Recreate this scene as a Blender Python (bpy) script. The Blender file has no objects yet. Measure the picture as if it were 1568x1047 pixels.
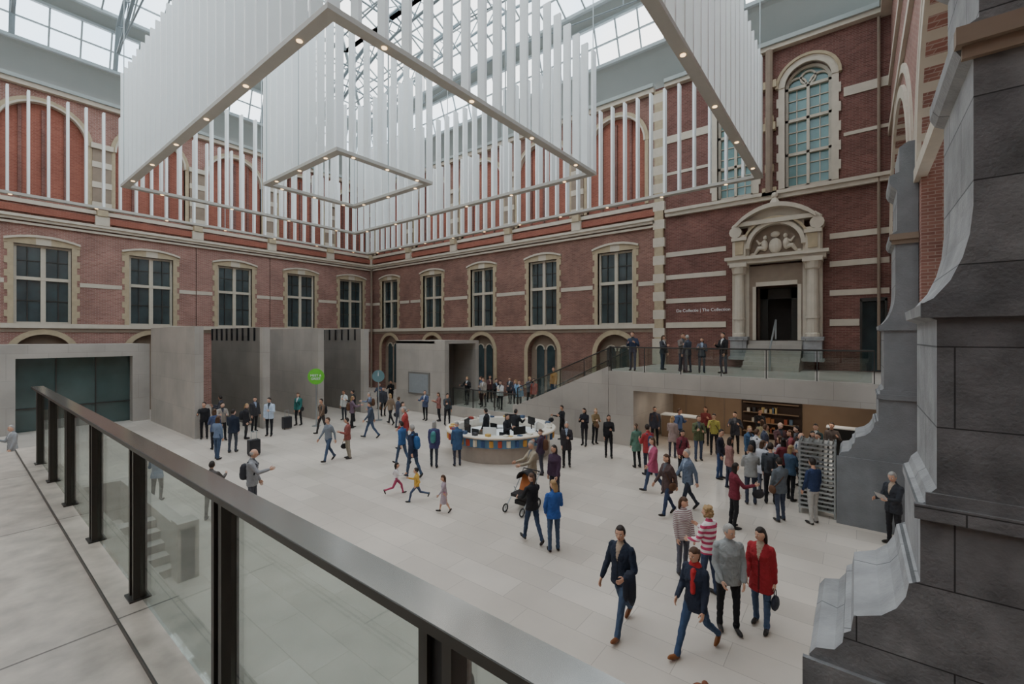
import bpy, math, random
import numpy as np
from mathutils import Vector, Matrix
random.seed(7)
pi=math.pi
# ------------------------------------------------------------ materials
MC={}
def srgb(r,g,b):
    f=lambda c:(c/255/12.92 if c/255<=.04045 else ((c/255+.055)/1.055)**2.4)
    return (f(r),f(g),f(b),1)
def newmat(name):
    m=bpy.data.materials.new(name); m.use_nodes=True
    nt=m.node_tree; b=nt.nodes['Principled BSDF']
    return m,nt,b
def mat(name,c,rough=.6,metal=0.,noise=.12,nscale=6.,spec=.4,emit=0.,bump=0.,bscale=14.):
    if name in MC: return MC[name]
    m,nt,b=newmat(name)
    col=srgb(*c)
    b.inputs['Roughness'].default_value=rough
    b.inputs['Metallic'].default_value=metal
    b.inputs['Specular IOR Level'].default_value=spec
    tc=nt.nodes.new('ShaderNodeTexCoord'); n=nt.nodes.new('ShaderNodeTexNoise')
    n.inputs['Scale'].default_value=nscale; n.inputs['Detail'].default_value=3
    nt.links.new(tc.outputs['Object'],n.inputs['Vector'])
    mx=nt.nodes.new('ShaderNodeMix'); mx.data_type='RGBA'
    mx.inputs[6].default_value=tuple(min(1,x*(1-noise)) for x in col[:3])+(1,)
    mx.inputs[7].default_value=tuple(min(1,x*(1+noise)) for x in col[:3])+(1,)
    nt.links.new(n.outputs['Fac'],mx.inputs[0]); nt.links.new(mx.outputs[2],b.inputs['Base Color'])
    if bump>0:
        n2=nt.nodes.new('ShaderNodeTexNoise'); n2.inputs['Scale'].default_value=bscale; n2.inputs['Detail'].default_value=2; n2.inputs['Distortion'].default_value=1.2
        nt.links.new(tc.outputs['Object'],n2.inputs['Vector'])
        bp=nt.nodes.new('ShaderNodeBump'); bp.inputs['Strength'].default_value=bump; bp.inputs['Distance'].default_value=.03
        nt.links.new(n2.outputs['Fac'],bp.inputs['Height']); nt.links.new(bp.outputs[0],b.inputs['Normal'])
    if emit>0:
        b.inputs['Emission Color'].default_value=col; b.inputs['Emission Strength'].default_value=emit
    MC[name]=m; return m
def brickmat(name,c1,c2,mortar,w=.24,h=.075,ms=.008,rough=.85,plane='wall',stain=.25,off=.5,bump=.0,nsc=.7,spec=.4):
    m,nt,b=newmat(name); L=nt.links
    tc=nt.nodes.new('ShaderNodeTexCoord'); sp=nt.nodes.new('ShaderNodeSeparateXYZ'); L.new(tc.outputs['Object'],sp.inputs[0])
    cb=nt.nodes.new('ShaderNodeCombineXYZ')
    if plane=='wall':
        ad=nt.nodes.new('ShaderNodeMath'); ad.operation='ADD'
        L.new(sp.outputs[0],ad.inputs[0]); L.new(sp.outputs[1],ad.inputs[1])
        L.new(ad.outputs[0],cb.inputs[0]); L.new(sp.outputs[2],cb.inputs[1])
    else:
        L.new(sp.outputs[0],cb.inputs[0]); L.new(sp.outputs[1],cb.inputs[1])
    bt=nt.nodes.new('ShaderNodeTexBrick'); L.new(cb.outputs[0],bt.inputs['Vector'])
    bt.inputs['Scale'].default_value=1; bt.inputs['Brick Width'].default_value=w; bt.inputs['Row Height'].default_value=h
    bt.inputs['Mortar Size'].default_value=ms; bt.inputs['Mortar Smooth'].default_value=.1
    bt.inputs['Color1'].default_value=srgb(*c1); bt.inputs['Color2'].default_value=srgb(*c2); bt.inputs['Mortar'].default_value=srgb(*mortar)
    bt.offset=off
    n=nt.nodes.new('ShaderNodeTexNoise'); n.inputs['Scale'].default_value=nsc; n.inputs['Detail'].default_value=6; L.new(tc.outputs['Object'],n.inputs['Vector'])
    mr=nt.nodes.new('ShaderNodeMapRange'); mr.inputs[1].default_value=.3; mr.inputs[2].default_value=.7
    mr.inputs[3].default_value=1-stain; mr.inputs[4].default_value=1+stain*.6; L.new(n.outputs['Fac'],mr.inputs[0])
    mx=nt.nodes.new('ShaderNodeMix'); mx.data_type='RGBA'; mx.blend_type='MULTIPLY'; mx.inputs[0].default_value=1
    L.new(bt.outputs['Color'],mx.inputs[6]); L.new(mr.outputs[0],mx.inputs[7]); L.new(mx.outputs[2],b.inputs['Base Color'])
    b.inputs['Roughness'].default_value=rough; b.inputs['Specular IOR Level'].default_value=spec
    if bump>0:
        n2=nt.nodes.new('ShaderNodeTexNoise'); n2.inputs['Scale'].default_value=28; n2.inputs['Detail'].default_value=6; L.new(tc.outputs['Object'],n2.inputs['Vector'])
        mm=nt.nodes.new('ShaderNodeMath'); mm.operation='SUBTRACT'; L.new(n2.outputs['Fac'],mm.inputs[0]); L.new(bt.outputs['Fac'],mm.inputs[1])
        bp=nt.nodes.new('ShaderNodeBump'); bp.inputs['Strength'].default_value=bump; bp.inputs['Distance'].default_value=.02
        L.new(mm.outputs[0],bp.inputs['Height']); L.new(bp.outputs[0],b.inputs['Normal'])
    MC[name]=m; return m
def glassmat(name,tint,gloss=.1,trans=.9,rough=.02):
    m=bpy.data.materials.new(name); m.use_nodes=True; nt=m.node_tree; nt.nodes.clear(); L=nt.links
    o=nt.nodes.new('ShaderNodeOutputMaterial'); t=nt.nodes.new('ShaderNodeBsdfTransparent'); g=nt.nodes.new('ShaderNodeBsdfGlossy')
    t.inputs[0].default_value=tint; g.inputs['Roughness'].default_value=rough
    lw=nt.nodes.new('ShaderNodeLayerWeight'); lw.inputs[0].default_value=.25
    mr=nt.nodes.new('ShaderNodeMapRange'); mr.inputs[3].default_value=gloss*.6; mr.inputs[4].default_value=min(1,gloss*4); L.new(lw.outputs['Fresnel'],mr.inputs[0])
    mx=nt.nodes.new('ShaderNodeMixShader'); L.new(mr.outputs[0],mx.inputs[0]); L.new(t.outputs[0],mx.inputs[1]); L.new(g.outputs[0],mx.inputs[2]); L.new(mx.outputs[0],o.inputs[0])
    MC[name]=m; return m
M_brickL=brickmat('brick_pink',(160,115,103),(138,95,84),(174,152,140),stain=.22)
M_brickR=brickmat('brick_brown',(142,101,90),(120,82,72),(154,130,116),stain=.25)
M_brickD=brickmat('brick_dark_red',(128,85,76),(106,67,60),(136,110,100),stain=.28)
M_panel=brickmat('brick_bright_panel',(154,92,75),(138,79,64),(160,110,94),stain=.15)
M_stone=mat('sandstone_pale',(198,187,170),.8,noise=.14,nscale=3)
M_stoneY=mat('sandstone_yellow',(178,161,133),.8,noise=.2,nscale=4)
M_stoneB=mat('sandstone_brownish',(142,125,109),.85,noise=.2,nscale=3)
M_conc=brickmat('portugese_grey_stone',(178,170,160),(169,162,153),(148,142,134),w=1.4,h=1.3,ms=.006,stain=.16,rough=.5)
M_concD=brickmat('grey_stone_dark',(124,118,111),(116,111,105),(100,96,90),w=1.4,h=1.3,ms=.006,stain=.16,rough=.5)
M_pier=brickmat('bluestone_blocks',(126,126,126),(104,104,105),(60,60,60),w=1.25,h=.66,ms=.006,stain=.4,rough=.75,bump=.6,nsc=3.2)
M_pierL=brickmat('bluestone_pale_lit',(158,157,156),(144,143,142),(92,92,92),w=1.25,h=.66,ms=.008,stain=.25,rough=.7,bump=.35,nsc=3)  # lighter bluestone copy, light painted in for pier tops and sides; plain on pedestals
M_floor=brickmat('limestone_floor',(208,197,184),(192,181,168),(168,158,146),w=1.5,h=.62,ms=.006,stain=.14,rough=.28,plane='floor',off=.37,nsc=.5,spec=.5)
M_floor2=brickmat('balcony_stone_floor',(186,175,161),(172,161,148),(104,96,88),w=2.3,h=1.15,ms=.008,stain=.3,rough=.35,plane='floor',off=.5,nsc=5)
M_glassdark=mat('window_glass_dark',(62,74,76),.1,noise=.6,nscale=1.4,spec=.9)
M_glassteal=mat('window_glass_teal',(98,134,130),.15,noise=.45,nscale=1.5,spec=.8)
M_frame=mat('window_frame_cream',(196,186,168),.6)
M_frameD=mat('metal_dark_bronze',(70,68,64),.4,metal=.5)
M_rail=mat('handrail_bronze',(146,142,136),.16,metal=.9,noise=.08)
M_white=mat('white_painted_metal',(238,240,238),.5,noise=.02)
M_beam=mat('frame_underside_grey',(180,175,166),.5,noise=.05)
M_steel=mat('roof_steel_white',(176,184,184),.5,noise=.03)
M_roofop=mat('roof_lining_grey',(170,176,172),.7,noise=.06,nscale=1)
M_glass=glassmat('balustrade_glass',(.84,.89,.87,1),gloss=.11)
M_roofglass=glassmat('roof_glass',(.95,.98,1,1),gloss=.05)
M_lamp=mat('downlight_warm',(255,214,160),.5,emit=3)
M_black=mat('black_matte',(28,28,30),.5)
M_wood=mat('wood_panel_tan',(150,128,106),.5,noise=.15,nscale=2)
M_metal=mat('stainless_rack',(176,182,184),.3,metal=.8)

# ------------------------------------------------------------ mesh builder
class MB:
    def __init__(s,T=None): s.v=[];s.f=[];s.m=[];s.mats=[];s.T=T
    def mi(s,m):
        if m not in s.mats: s.mats.append(m)
        return s.mats.index(m)
    def add(s,vs,fs,m):
        o=len(s.v); k=s.mi(m)
        for v in vs: s.v.append(s.T(*v) if s.T else tuple(v))
        for f in fs: s.f.append([i+o for i in f]); s.m.append(k)
    def box(s,a0,a1,b0,b1,c0,c1,m):
        vs=[(a,b,c) for a in(a0,a1) for b in(b0,b1) for c in(c0,c1)]
        s.add(vs,[(0,1,3,2),(4,6,7,5),(0,4,5,1),(2,3,7,6),(0,2,6,4),(1,5,7,3)],m)
    def prism(s,poly,t0,t1,m,axis=1):
        n=len(poly); vs=[(p[0],t0,p[1]) for p in poly]+[(p[0],t1,p[1]) for p in poly]
        if axis==2: vs=[(p[0],p[1],t0) for p in poly]+[(p[0],p[1],t1) for p in poly]
        fs=[tuple(range(n))[::-1],tuple(range(n,2*n))]+[(i,(i+1)%n,(i+1)%n+n,i+n) for i in range(n)]
        s.add(vs,fs,m)
    def tube(s,pts,rs,m,n=8,caps=True):
        if not hasattr(rs,'__len__'): rs=[rs]*len(pts)
        P=[Vector(p) for p in pts]; vs=[];fs=[]
        up=None
        for i,p in enumerate(P):
            d=(P[min(i+1,len(P)-1)]-P[max(i-1,0)]).normalized()
            if up is None: up=Vector((0,0,1)) if abs(d.z)<.9 else Vector((1,0,0))
            a=d.cross(up).normalized(); b=d.cross(a).normalized()
            for k in range(n):
                t=2*pi*k/n+pi/n
                vs.append(tuple(p+(a*math.cos(t)+b*math.sin(t))*rs[i]))
        for i in range(len(P)-1):
            for k in range(n):
                fs.append((i*n+k,i*n+(k+1)%n,(i+1)*n+(k+1)%n,(i+1)*n+k))
        if caps: fs+= [tuple(range(n)),tuple(range((len(P)-1)*n,len(P)*n))]
        s.add(vs,fs,m)
    def lathe(s,c,prof,m,n=32):
        vs=[];fs=[]
        for r,z in prof:
            for k in range(n): vs.append((c[0]+r*math.cos(2*pi*k/n),c[1]+r*math.sin(2*pi*k/n),c[2]+z))
        for i in range(len(prof)-1):
            for k in range(n): fs.append((i*n+k,i*n+(k+1)%n,(i+1)*n+(k+1)%n,(i+1)*n+k))
        s.add(vs,fs,m)
    def ell(s,c,r,m,nu=12,nv=8):
        vs=[];fs=[]
        for j in range(nv+1):
            th=pi*j/nv
            for k in range(nu):
                ph=2*pi*k/nu; vs.append((c[0]+r[0]*math.sin(th)*math.cos(ph),c[1]+r[1]*math.sin(th)*math.sin(ph),c[2]+r[2]*math.cos(th)))
        for j in range(nv):
            for k in range(nu): fs.append((j*nu+k,j*nu+(k+1)%nu,(j+1)*nu+(k+1)%nu,(j+1)*nu+k))
        s.add(vs,fs,m)
    def ring(s,sc,zc,r1,r2,t0,t1,m,n=16,a0=0,a1=pi):
        for i in range(n):
            a=a0+(a1-a0)*i/n;b=a0+(a1-a0)*(i+1)/n
            q=[(sc+r1*math.cos(a),zc+r1*math.sin(a)),(sc+r2*math.cos(a),zc+r2*math.sin(a)),(sc+r2*math.cos(b),zc+r2*math.sin(b)),(sc+r1*math.cos(b),zc+r1*math.sin(b))]
            s.prism(q,t0,t1,m)
    def archfill(s,sc,zc,r,ztop,t0,t1,m,n=16):
        for i in range(n):
            a=pi*i/n;b=pi*(i+1)/n
            q=[(sc+r*math.cos(a),zc+r*math.sin(a)),(sc+r*math.cos(a),ztop),(sc+r*math.cos(b),ztop),(sc+r*math.cos(b),zc+r*math.sin(b))]
            s.prism(q,t0,t1,m)
    def gridwall(s,s0,s1,z0,z1,t0,t1,m,holes):
        zs=sorted(set([z0,z1]+[h for o in holes for h in(o[2],o[3]) if z0<h<z1]))
        for i in range(len(zs)-1):
            za,zb=zs[i],zs[i+1]; zm=(za+zb)/2
            cuts=sorted([(max(o[0],s0),min(o[1],s1)) for o in holes if o[2]<zm<o[3] and o[1]>s0 and o[0]<s1])
            c=s0
            for a,b in cuts:
                if a>c: s.box(c,a,t0,t1,za,zb,m)
                c=max(c,b)
            if c<s1: s.box(c,s1,t0,t1,za,zb,m)
    def build(s,name,parent=None,smooth=False):
        me=bpy.data.meshes.new(name); me.from_pydata(s.v,[],s.f)
        for m in s.mats: me.materials.append(m)
        me.polygons.foreach_set('material_index',s.m)
        if smooth: me.polygons.foreach_set('use_smooth',[True]*len(s.f))
        me.update()
        ob=bpy.data.objects.new(name,me); bpy.context.collection.objects.link(ob)
        if parent: ob.parent=parent
        return ob

# ------------------------------------------------------------ dims
XL=-35.8; YR=24.5; XS=1.15; YF=-16.5
TL=lambda s,t,z:(XL+t,s,z)
TR=lambda s,t,z:(s,YR-t,z)
TS=lambda s,t,z:(XS-t,s,z)
TF=lambda s,t,z:(s,YF+t,z)

mb=MB(); mb.box(-42,6,-19,31,-.3,0,M_floor); mb.build('floor')

def bay(mb,gl,sc,w,brick,rad=1.2,low=True):
    s0=sc-w/2;s1=sc+w/2; hw=1.12
    zc=3.65; 
    holes=[(sc-rad,sc+rad,0,zc+rad),(sc-hw,sc+hw,5.45,9.8)]
    mb.gridwall(s0,s1,0,12.2,-.6,0,brick,holes)
    mb.archfill(sc,zc,rad,zc+rad,-.6,0,brick)
    mb.ring(sc,zc,rad,rad+.28,-.1,.07,M_stoneY)
    mb.box(sc-rad-.28,sc-rad,0,.07,1.2,zc,M_stoneY); mb.box(sc+rad,sc+rad+.28,0,.07,1.2,zc,M_stoneY)
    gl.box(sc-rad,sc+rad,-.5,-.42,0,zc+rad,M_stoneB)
    for k in(-1,1):
        gl.box(sc+k*.42-.3,sc+k*.42+.3,-.41,-.38,.6,zc+.2,M_glassdark)
        gl.ring(sc+k*.42,zc+.2,0,.3,-.41,-.38,M_glassdark,n=8)
        gl.ring(sc+k*.42,zc+.2,.3,.38,-.41,-.33,M_frame,n=8)
    gl.box(sc-hw,sc+hw,-.34,-.3,5.45,9.8,M_glassdark)
    for x in(-hw,-.1,hw-.12): gl.box(sc+x,sc+x+(.2 if x==-.1 else .12),-.32,-.16,5.45,9.8,M_frame)
    gl.box(sc-hw,sc+hw,-.32,-.15,7.85,8.03,M_frame)
    gl.box(sc-hw,sc+hw,-.32,-.2,5.45,5.55,M_frame); gl.box(sc-hw,sc+hw,-.32,-.2,9.68,9.8,M_frame)
    for x in(-.6,.6):
        gl.box(sc+x-.025,sc+x+.025,-.31,-.24,5.5,9.75,M_frameD)
    for z in(6.7,8.9): gl.box(sc-hw,sc+hw,-.31,-.25,z,z+.05,M_frameD)
    z=5.45;k=0
    while z<9.8:
        e=.34 if k%2 else .22
        mb.box(sc-hw-e,sc-hw,-.2,.04,z,min(z+.36,9.8),M_stoneY); mb.box(sc+hw,sc+hw+e,-.2,.04,z,min(z+.36,9.8),M_stoneY)
        z+=.36;k+=1
    n=10;R=hw+.36
    for i in range(n):
        a=-R+2*R*i/n;b=-R+2*R*(i+1)/n
        f=lambda x:9.95+.26*(1-(x/R)**2)
        mb.prism([(sc+a,9.8),(sc+b,9.8),(sc+b,f(b)),(sc+a,f(a))],-.2,.05,M_stoneY if i not in(4,5) else M_stone)
        mb.prism([(sc+a,f(a)),(sc+b,f(b)),(sc+b,f(b)+.12),(sc+a,f(a)+.12)],-.1,.14,M_stone)
    for (za,zb) in((7.62,7.86),):
        mb.box(s0,sc-hw-.34,0,.03,za,zb,M_stone); mb.box(sc+hw+.34,s1,0,.03,za,zb,M_stone)
    for e in(s0,):
        mb.box(e-.32,e+.32,0,.34,11.35,11.9,M_stone); mb.box(e-.24,e+.24,0,.42,11.9,12.3,M_stoneY)
        mb.box(e-.42,e+.42,0,.16,12.3,16,M_stoneB)
        for zz in(12.4,13.6,14.8): mb.box(e-.44,e+.44,0,.2,zz,zz+.34,M_stone)
        mb.box(e-.5,e+.5,0,.3,15.9,16.2,M_stone)
    R=w/2-.62; zc2=18.0-R-.25
    mb.gridwall(s0,s1,12.2,18.35,-.6,0,brick,[(sc-R,sc+R,12.3,zc2+R)])
    mb.archfill(sc,zc2,R,zc2+R,-.6,0,brick)
    mb.ring(sc,zc2,R,R+.24,-.2,.1,M_stoneY); mb.ring(sc,zc2,R-.05,R+.05,-.2,.14,M_stone)
    gl.box(sc-R,sc+R,-.3,-.22,12.2,zc2+R,M_panel)
    for q in(-1,1): mb.box(sc+q*(R+.1)-.1,sc+q*(R+.1)+.1,-.2,.08,12.3,zc2,M_stoneY)
    for q in(-.5,0,.5): gl.box(sc+q*R-.07,sc+q*R+.07,-.24,-.12,12.3,zc2+R*.8,M_brickD)

def strings(mb,s0,s1):
    mb.box(s0,s1,-.1,.14,5.2,5.45,M_stone)
    mb.box(s0,s1,-.1,.05,4.98,5.2,M_stoneB)
    mb.box(s0,s1,-.1,.14,10.85,10.97,M_stone)
    mb.box(s0,s1,-.1,.22,11.05,11.2,M_stone); mb.box(s0,s1,-.1,.32,11.2,11.35,M_stone)
    mb.box(s0,s1,-.1,.12,12.0,12.22,M_stone)
    mb.box(s0,s1,-.1,.18,11.5,11.86,M_panel)
    mb.box(s0,s1,-.1,.3,18.35,18.6,M_stone); mb.box(s0,s1,-.1,.42,18.6,18.8,M_roofop)

mb=MB(TL); gl=MB(TL)
for c in(-15.9,-11.1,-6.3,-1.5,3.3,8.1,12.95,17.8,22.35):
    bay(mb,gl,c,4.8 if c<22 else 4.3,M_brickL)
strings(mb,YF,YR)
o=mb.build('wall_left'); gl.build('glazing_left',o)
mb=MB(TF); gl=MB(TF)
for c in [-33.4+4.8*i for i in range(8)]: bay(mb,gl,c,4.8,M_brickL)
strings(mb,-35.8,2.6)
o=mb.build('wall_front'); gl.build('glazing_front',o)
mb=MB(TR); gl=MB(TR)
for c in(-33.1,-27.45,-22.0,-16.55,-11.35):
    bay(mb,gl,c,5.45 if c>-33 and c<-12 else (5.4 if c<-33 else 4.95),M_brickR)
mb.box(-30.4,-30.17,-.6,0,0,18.35,M_brickR)
strings(mb,XL,-8.9)
mb.tube([(XL+.35,.3,0),(XL+.35,.3,11)],.09,M_stoneB,8)
z=3.2;k=0
while z<18.3:
    e=.32 if k%2 else .24
    mb.box(-8.65-e,-8.65+e,0,.22,z,min(z+.5,18.35),M_stone if k%2 else M_stoneY); z+=.5;k+=1
S0,S1=-8.9,XS
ZA=16.5
wins=[(-4.85,.82),(-1.78,.9)]
holes=[(-3.85,-2.15,4.55,7.15),(.15,1.0,3.2,6.3),(-8.2,-7.0,0,2.4)]
for c,h in wins: holes.append((c-h,c+h,11.75,ZA+h))
mb.gridwall(S0,S1,0,18.6,-.6,0,M_brickD,holes)
for c,h in wins:
    mb.archfill(c,ZA,h,ZA+h,-.6,0,M_brickD)
    mb.ring(c,ZA,h,h+.30,-.3,.12,M_stone); mb.ring(c,ZA,h+.26,h+.38,-.3,.2,M_stoneY)
    z=11.75;k=0
    while z<ZA:
        e=.34 if k%2 else .26
        for q in(-1,1):
            a,b=sorted((c+q*h,c+q*(h+e))); mb.box(a,b,-.3,.08,z,min(z+.43,ZA),M_stone)
        z+=.43;k+=1
    gl.box(c-h,c+h,-.42,-.36,11.75,ZA,M_glassteal)
    gl.ring(c,ZA,0,h,-.42,-.36,M_glassteal)
    for x in(-h,-.06,h-.12): gl.box(c+x,c+x+.12,-.38,-.2,11.75,ZA,M_frame)
    for z in(11.75,13.3,14.9,16.4): gl.box(c-h,c+h,-.38,-.2,z,z+.13,M_frame)
    for z in(12.3,12.85,13.85,14.4,15.4,15.9): gl.box(c-h,c+h,-.38,-.3,z,z+.04,M_frame)
    for q in(-.5,.5): gl.box(c+q*h-.02,c+q*h+.02,-.38,-.3,11.75,ZA,M_frame)
    gl.ring(c,ZA,h-.12,h,-.38,-.2,M_frame); gl.ring(c,ZA+.35,.25,.33,-.38,-.25,M_frame,a1=2*pi)
    for q in(-1,1): gl.ring(c+q*h/2,ZA+.05,h/2-.1,h/2-.02,-.38,-.25,M_frame,n=10)
for zz,wd in((11.5,.3),(12.6,.18),(14.6,.26),(14.9,.18),(16.6,.3),(17,.12)):
    mb.box(-3.3-wd,-3.3+wd,0,.3,zz,zz+.35,M_stoneY)
mb.tube([(-3.3,.25,11.6),(-3.3,.25,18.4)],.16,M_stoneB,10)
strings_z=[(5.2,5.5,.06),(6.55,6.8,.04),(7.85,8.1,.04),(9.1,9.35,.04),(15.35,15.75,.06),(13.6,13.75,.04)]
for a,b,t in strings_z:
    if a<6.3: segs=[(-8.3,-5.25),(-.95,.1)]
    elif a<11: segs=[(-8.3,-5.25),(-.95,1.1)]
    else: segs=[(-8.3,-6.1),(-.45,1.1)]
    for p,q in segs: mb.box(p,q,0,t,a,b,M_stone)
mb.box(-8.3,S1,-.1,.2,11.3,11.5,M_stone); mb.box(-8.3,S1,-.1,.3,11.5,11.66,M_stone)
mb.box(-8.3,S1,-.1,.3,18.4,18.6,M_stone); mb.box(-8.3,S1,-.1,.42,18.6,18.8,M_roofop)
mb.tube([(.75,.15,3.3),(.75,.15,18.3)],.06,M_stoneB,8)
mb.box(-9.0,-8.3,0,.25,3.2,4.6,M_stone)
gl.box(-3.9,-2.1,-1.9,-1.8,4.5,7.2,mat('door_dark_interior',(60,52,46),.6))
gl.box(-3.9,-3.84,-1.8,-.3,4.5,7.2,M_stoneB); gl.box(-2.16,-2.1,-1.8,-.3,4.5,7.2,M_stoneB); gl.box(-3.9,-2.1,-1.8,-.3,7.15,7.22,M_stoneB); gl.box(-3.9,-2.1,-1.8,0,4.45,4.55,M_stone)
gl.box(.15,1.0,-.6,-.5,3.2,6.3,M_glassdark)
for a in(.12,.95): gl.box(a,a+.08,-.5,.03,3.2,6.35,M_frameD)
gl.box(.12,1.03,-.5,.03,6.25,6.4,M_frameD)
o=mb.build('wall_back'); gl.build('glazing_back',o)

mb=MB(TR); sc=-3.05
mb.gridwall(sc-1.15,sc+1.15,4.55,8.15,0,.25,M_stoneB,[(-3.85,-2.15,4.55,7.15)])
for q in(-1,1):
    a,b=sorted((-3.0+q*.85,-3.0+q*1.0)); mb.box(a,b,0,.3,4.55,7.15,M_stone)
    a,b=sorted((sc+q*1.1,sc+q*1.85)); mb.box(a,b,0,.3,3.7,9.7,M_stone)
    cx=sc+q*1.5
    mb.box(cx-.36,cx+.36,0,.75,3.6,4.7,M_pierL); mb.box(cx-.42,cx+.42,0,.82,4.55,4.72,M_pierL); mb.box(cx-.42,cx+.42,0,.82,3.6,3.75,M_pierL)
    mb.tube([(cx,.48,4.72),(cx,.48,4.85),(cx,.48,4.9),(cx,.48,6.2),(cx,.48,7.75),(cx,.48,7.8),(cx,.48,8.1)],[.3,.3,.24,.25,.21,.3,.36],M_stone,14)
    mb.tube([(cx,.48,5.55),(cx,.48,5.65)],.29,M_stone,14)
    mb.box(cx-.38,cx+.38,0,.86,8.1,8.3,M_stone)
    mb.box(cx-.28,cx+.28,0,.5,8.55,9.7,M_stone); mb.box(cx-.18,cx+.18,.5,.56,8.75,9.4,M_stoneY)
    mb.ring(cx+q*.16,9.85,0,.28,0,.6,M_stone,n=12,a1=2*pi)
    mb.tube([(cx+q*.15,.45,9.8),(cx+q*.25,.45,10.15),(cx+q*.05,.45,10.35)],[.14,.11,.06],M_stone)
    mb.box(cx-.34,cx+.34,0,.62,9.42,9.58,M_stone)
mb.box(-3.85,-2.15,0,.34,7.15,7.35,M_stone)
mb.box(sc-2.0,sc+2.0,0,.7,8.25,8.45,M_stone); mb.box(sc-2.1,sc+2.1,0,.85,8.45,8.6,M_stone)
mb.gridwall(sc-1.8,sc+1.8,8.6,9.2,0,.35,M_stone,[(sc-1.15,sc+1.15,8.6,9.2)])
mb.archfill(sc,9.0,1.15,10.2,0,.35,M_stone); mb.ring(sc,9.0,1.06,1.24,0,.5,M_stone); mb.ring(sc,9.0,1.32,1.42,0,.55,M_stoneY)
mb.ring(sc,9.0,0,1.15,0,.12,M_stoneB); mb.box(sc-1.15,sc+1.15,0,.12,8.6,9.0,M_stoneB)
mb.prism([(sc-1.75,10.1),(sc+1.75,10.1),(sc+1.5,10.3),(sc-1.5,10.3)],0,.6,M_stone)
prev=None
for i in range(13):
    x=-1.6+3.2*i/12; zz=10.3+.72*math.cos(x/1.6*pi/2)**.8 if abs(x)<1.59 else 10.3
    if prev: mb.prism([(sc+prev[0],prev[1]-.2),(sc+x,zz-.2),(sc+x,zz),(sc+prev[0],prev[1])],0,.7,M_stone); mb.prism([(sc+prev[0],10.2),(sc+x,10.2),(sc+x,zz-.18),(sc+prev[0],prev[1]-.18)],0,.3,M_stone)
    prev=(x,zz)
mb.tube([(sc,.4,10.95),(sc,.4,11.15),(sc,.4,11.3)],[.26,.18,.08],M_stone); mb.ell((sc,.4,11.4),(.15,.15,.15),M_stone)
mb.ell((sc,.2,9.05),(.28,.16,.38),M_stone); mb.ell((sc,.2,9.6),(.2,.14,.15),M_stone)
for q in(-1,1):
    mb.ell((sc+q*.45,.2,9.12),(.15,.16,.28),M_stone); mb.ell((sc+q*.42,.25,9.48),(.09,.1,.11),M_stone)
    mb.tube([(sc+q*.45,.2,8.98),(sc+q*.7,.25,9.0),(sc+q*.85,.2,8.75)],[.13,.11,.07],M_stone,8)
    mb.tube([(sc+q*.5,.2,9.28),(sc+q*.65,.3,9.2),(sc+q*.78,.25,9.4)],[.07,.06,.04],M_stone,8)
    mb.ell((sc+q*.95,.15,8.72),(.16,.12,.1),M_stone)
mb.build('carved_stone_doorway')
mb=MB(TR)
for q in(-1,1):
    a,b=sorted((-3.0+q*.84,-3.0+q*.5)); mb.box(a,b,-.9,-.85,4.55,7.1,M_frameD)
mb.box(-3.84,-2.16,-.9,-.85,6.6,7.1,M_frameD); mb.build('door_1')
mb=MB(TR)
for i in range(7):
    mb.box(sc-1.1,sc+1.1,.02,2.1-.27*i,3.2+.19*i*1.0,3.2+.19*(i+1),M_conc)
mb.build('portal_steps')
mb=MB(TR)
mb.tube([(-3.0,2.2,3.2),(-3.0,2.2,4.2),(-3.0,.45,5.5),(-3.0,.45,4.6)],.04,M_metal); mb.build('stair_handrail')

def text(name,body,size,loc,rot,m,parent=None,extrude=.008,align='LEFT'):
    t=bpy.data.curves.new(name,'FONT'); t.body=body; t.size=size; t.extrude=extrude; t.align_x=align; t.materials.append(m)
    o=bpy.data.objects.new(name,t); bpy.context.collection.objects.link(o); o.location=loc; o.rotation_euler=rot
    if parent: o.parent=parent
    return o
text('wall_lettering','De Collectie | The Collection',.225,(-7.75,YR-.02,6.05),(pi/2,0,0),M_white)

mb=MB(TS); gl=MB(TS)
hl=[(15.9,23.6,0,8.6+3.85),(6.9,13.5,0,8.6+3.3)]
mb.gridwall(4.9,YR+.6,0,18.6,-.7,0,M_brickL,hl)
for c,r in((19.75,3.85),(10.2,3.3)):
    mb.archfill(c,8.6,r,8.6+r,-.7,0,M_brickL,n=20)
    mb.ring(c,8.6,r,r+.35,-.7,.08,M_stone,n=22); mb.ring(c,8.6,r+.7,r+.95,-.1,.06,M_stone,n=22)
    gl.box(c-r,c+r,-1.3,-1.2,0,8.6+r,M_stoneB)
for z in(8.3,13.2,15.3): mb.box(4.9,YR,-.1,.1,z,z+.28,M_stone)
mb.box(4.9,YR,-.1,.35,18.3,18.7,M_stone)
mb.box(4.9,YR,-.1,.4,18.6,18.8,M_roofop)
o=mb.build('wall_right'); gl.build('arch_infill',o)
mb=MB(); mb.box(2.2,2.5,YF,4.9,0,18.8,M_brickL)
for z in(5.2,11.2,18.3): mb.box(2.05,2.2,YF,4.9,z,z+.25,M_stone)
mb.build('wall_right_near')

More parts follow.
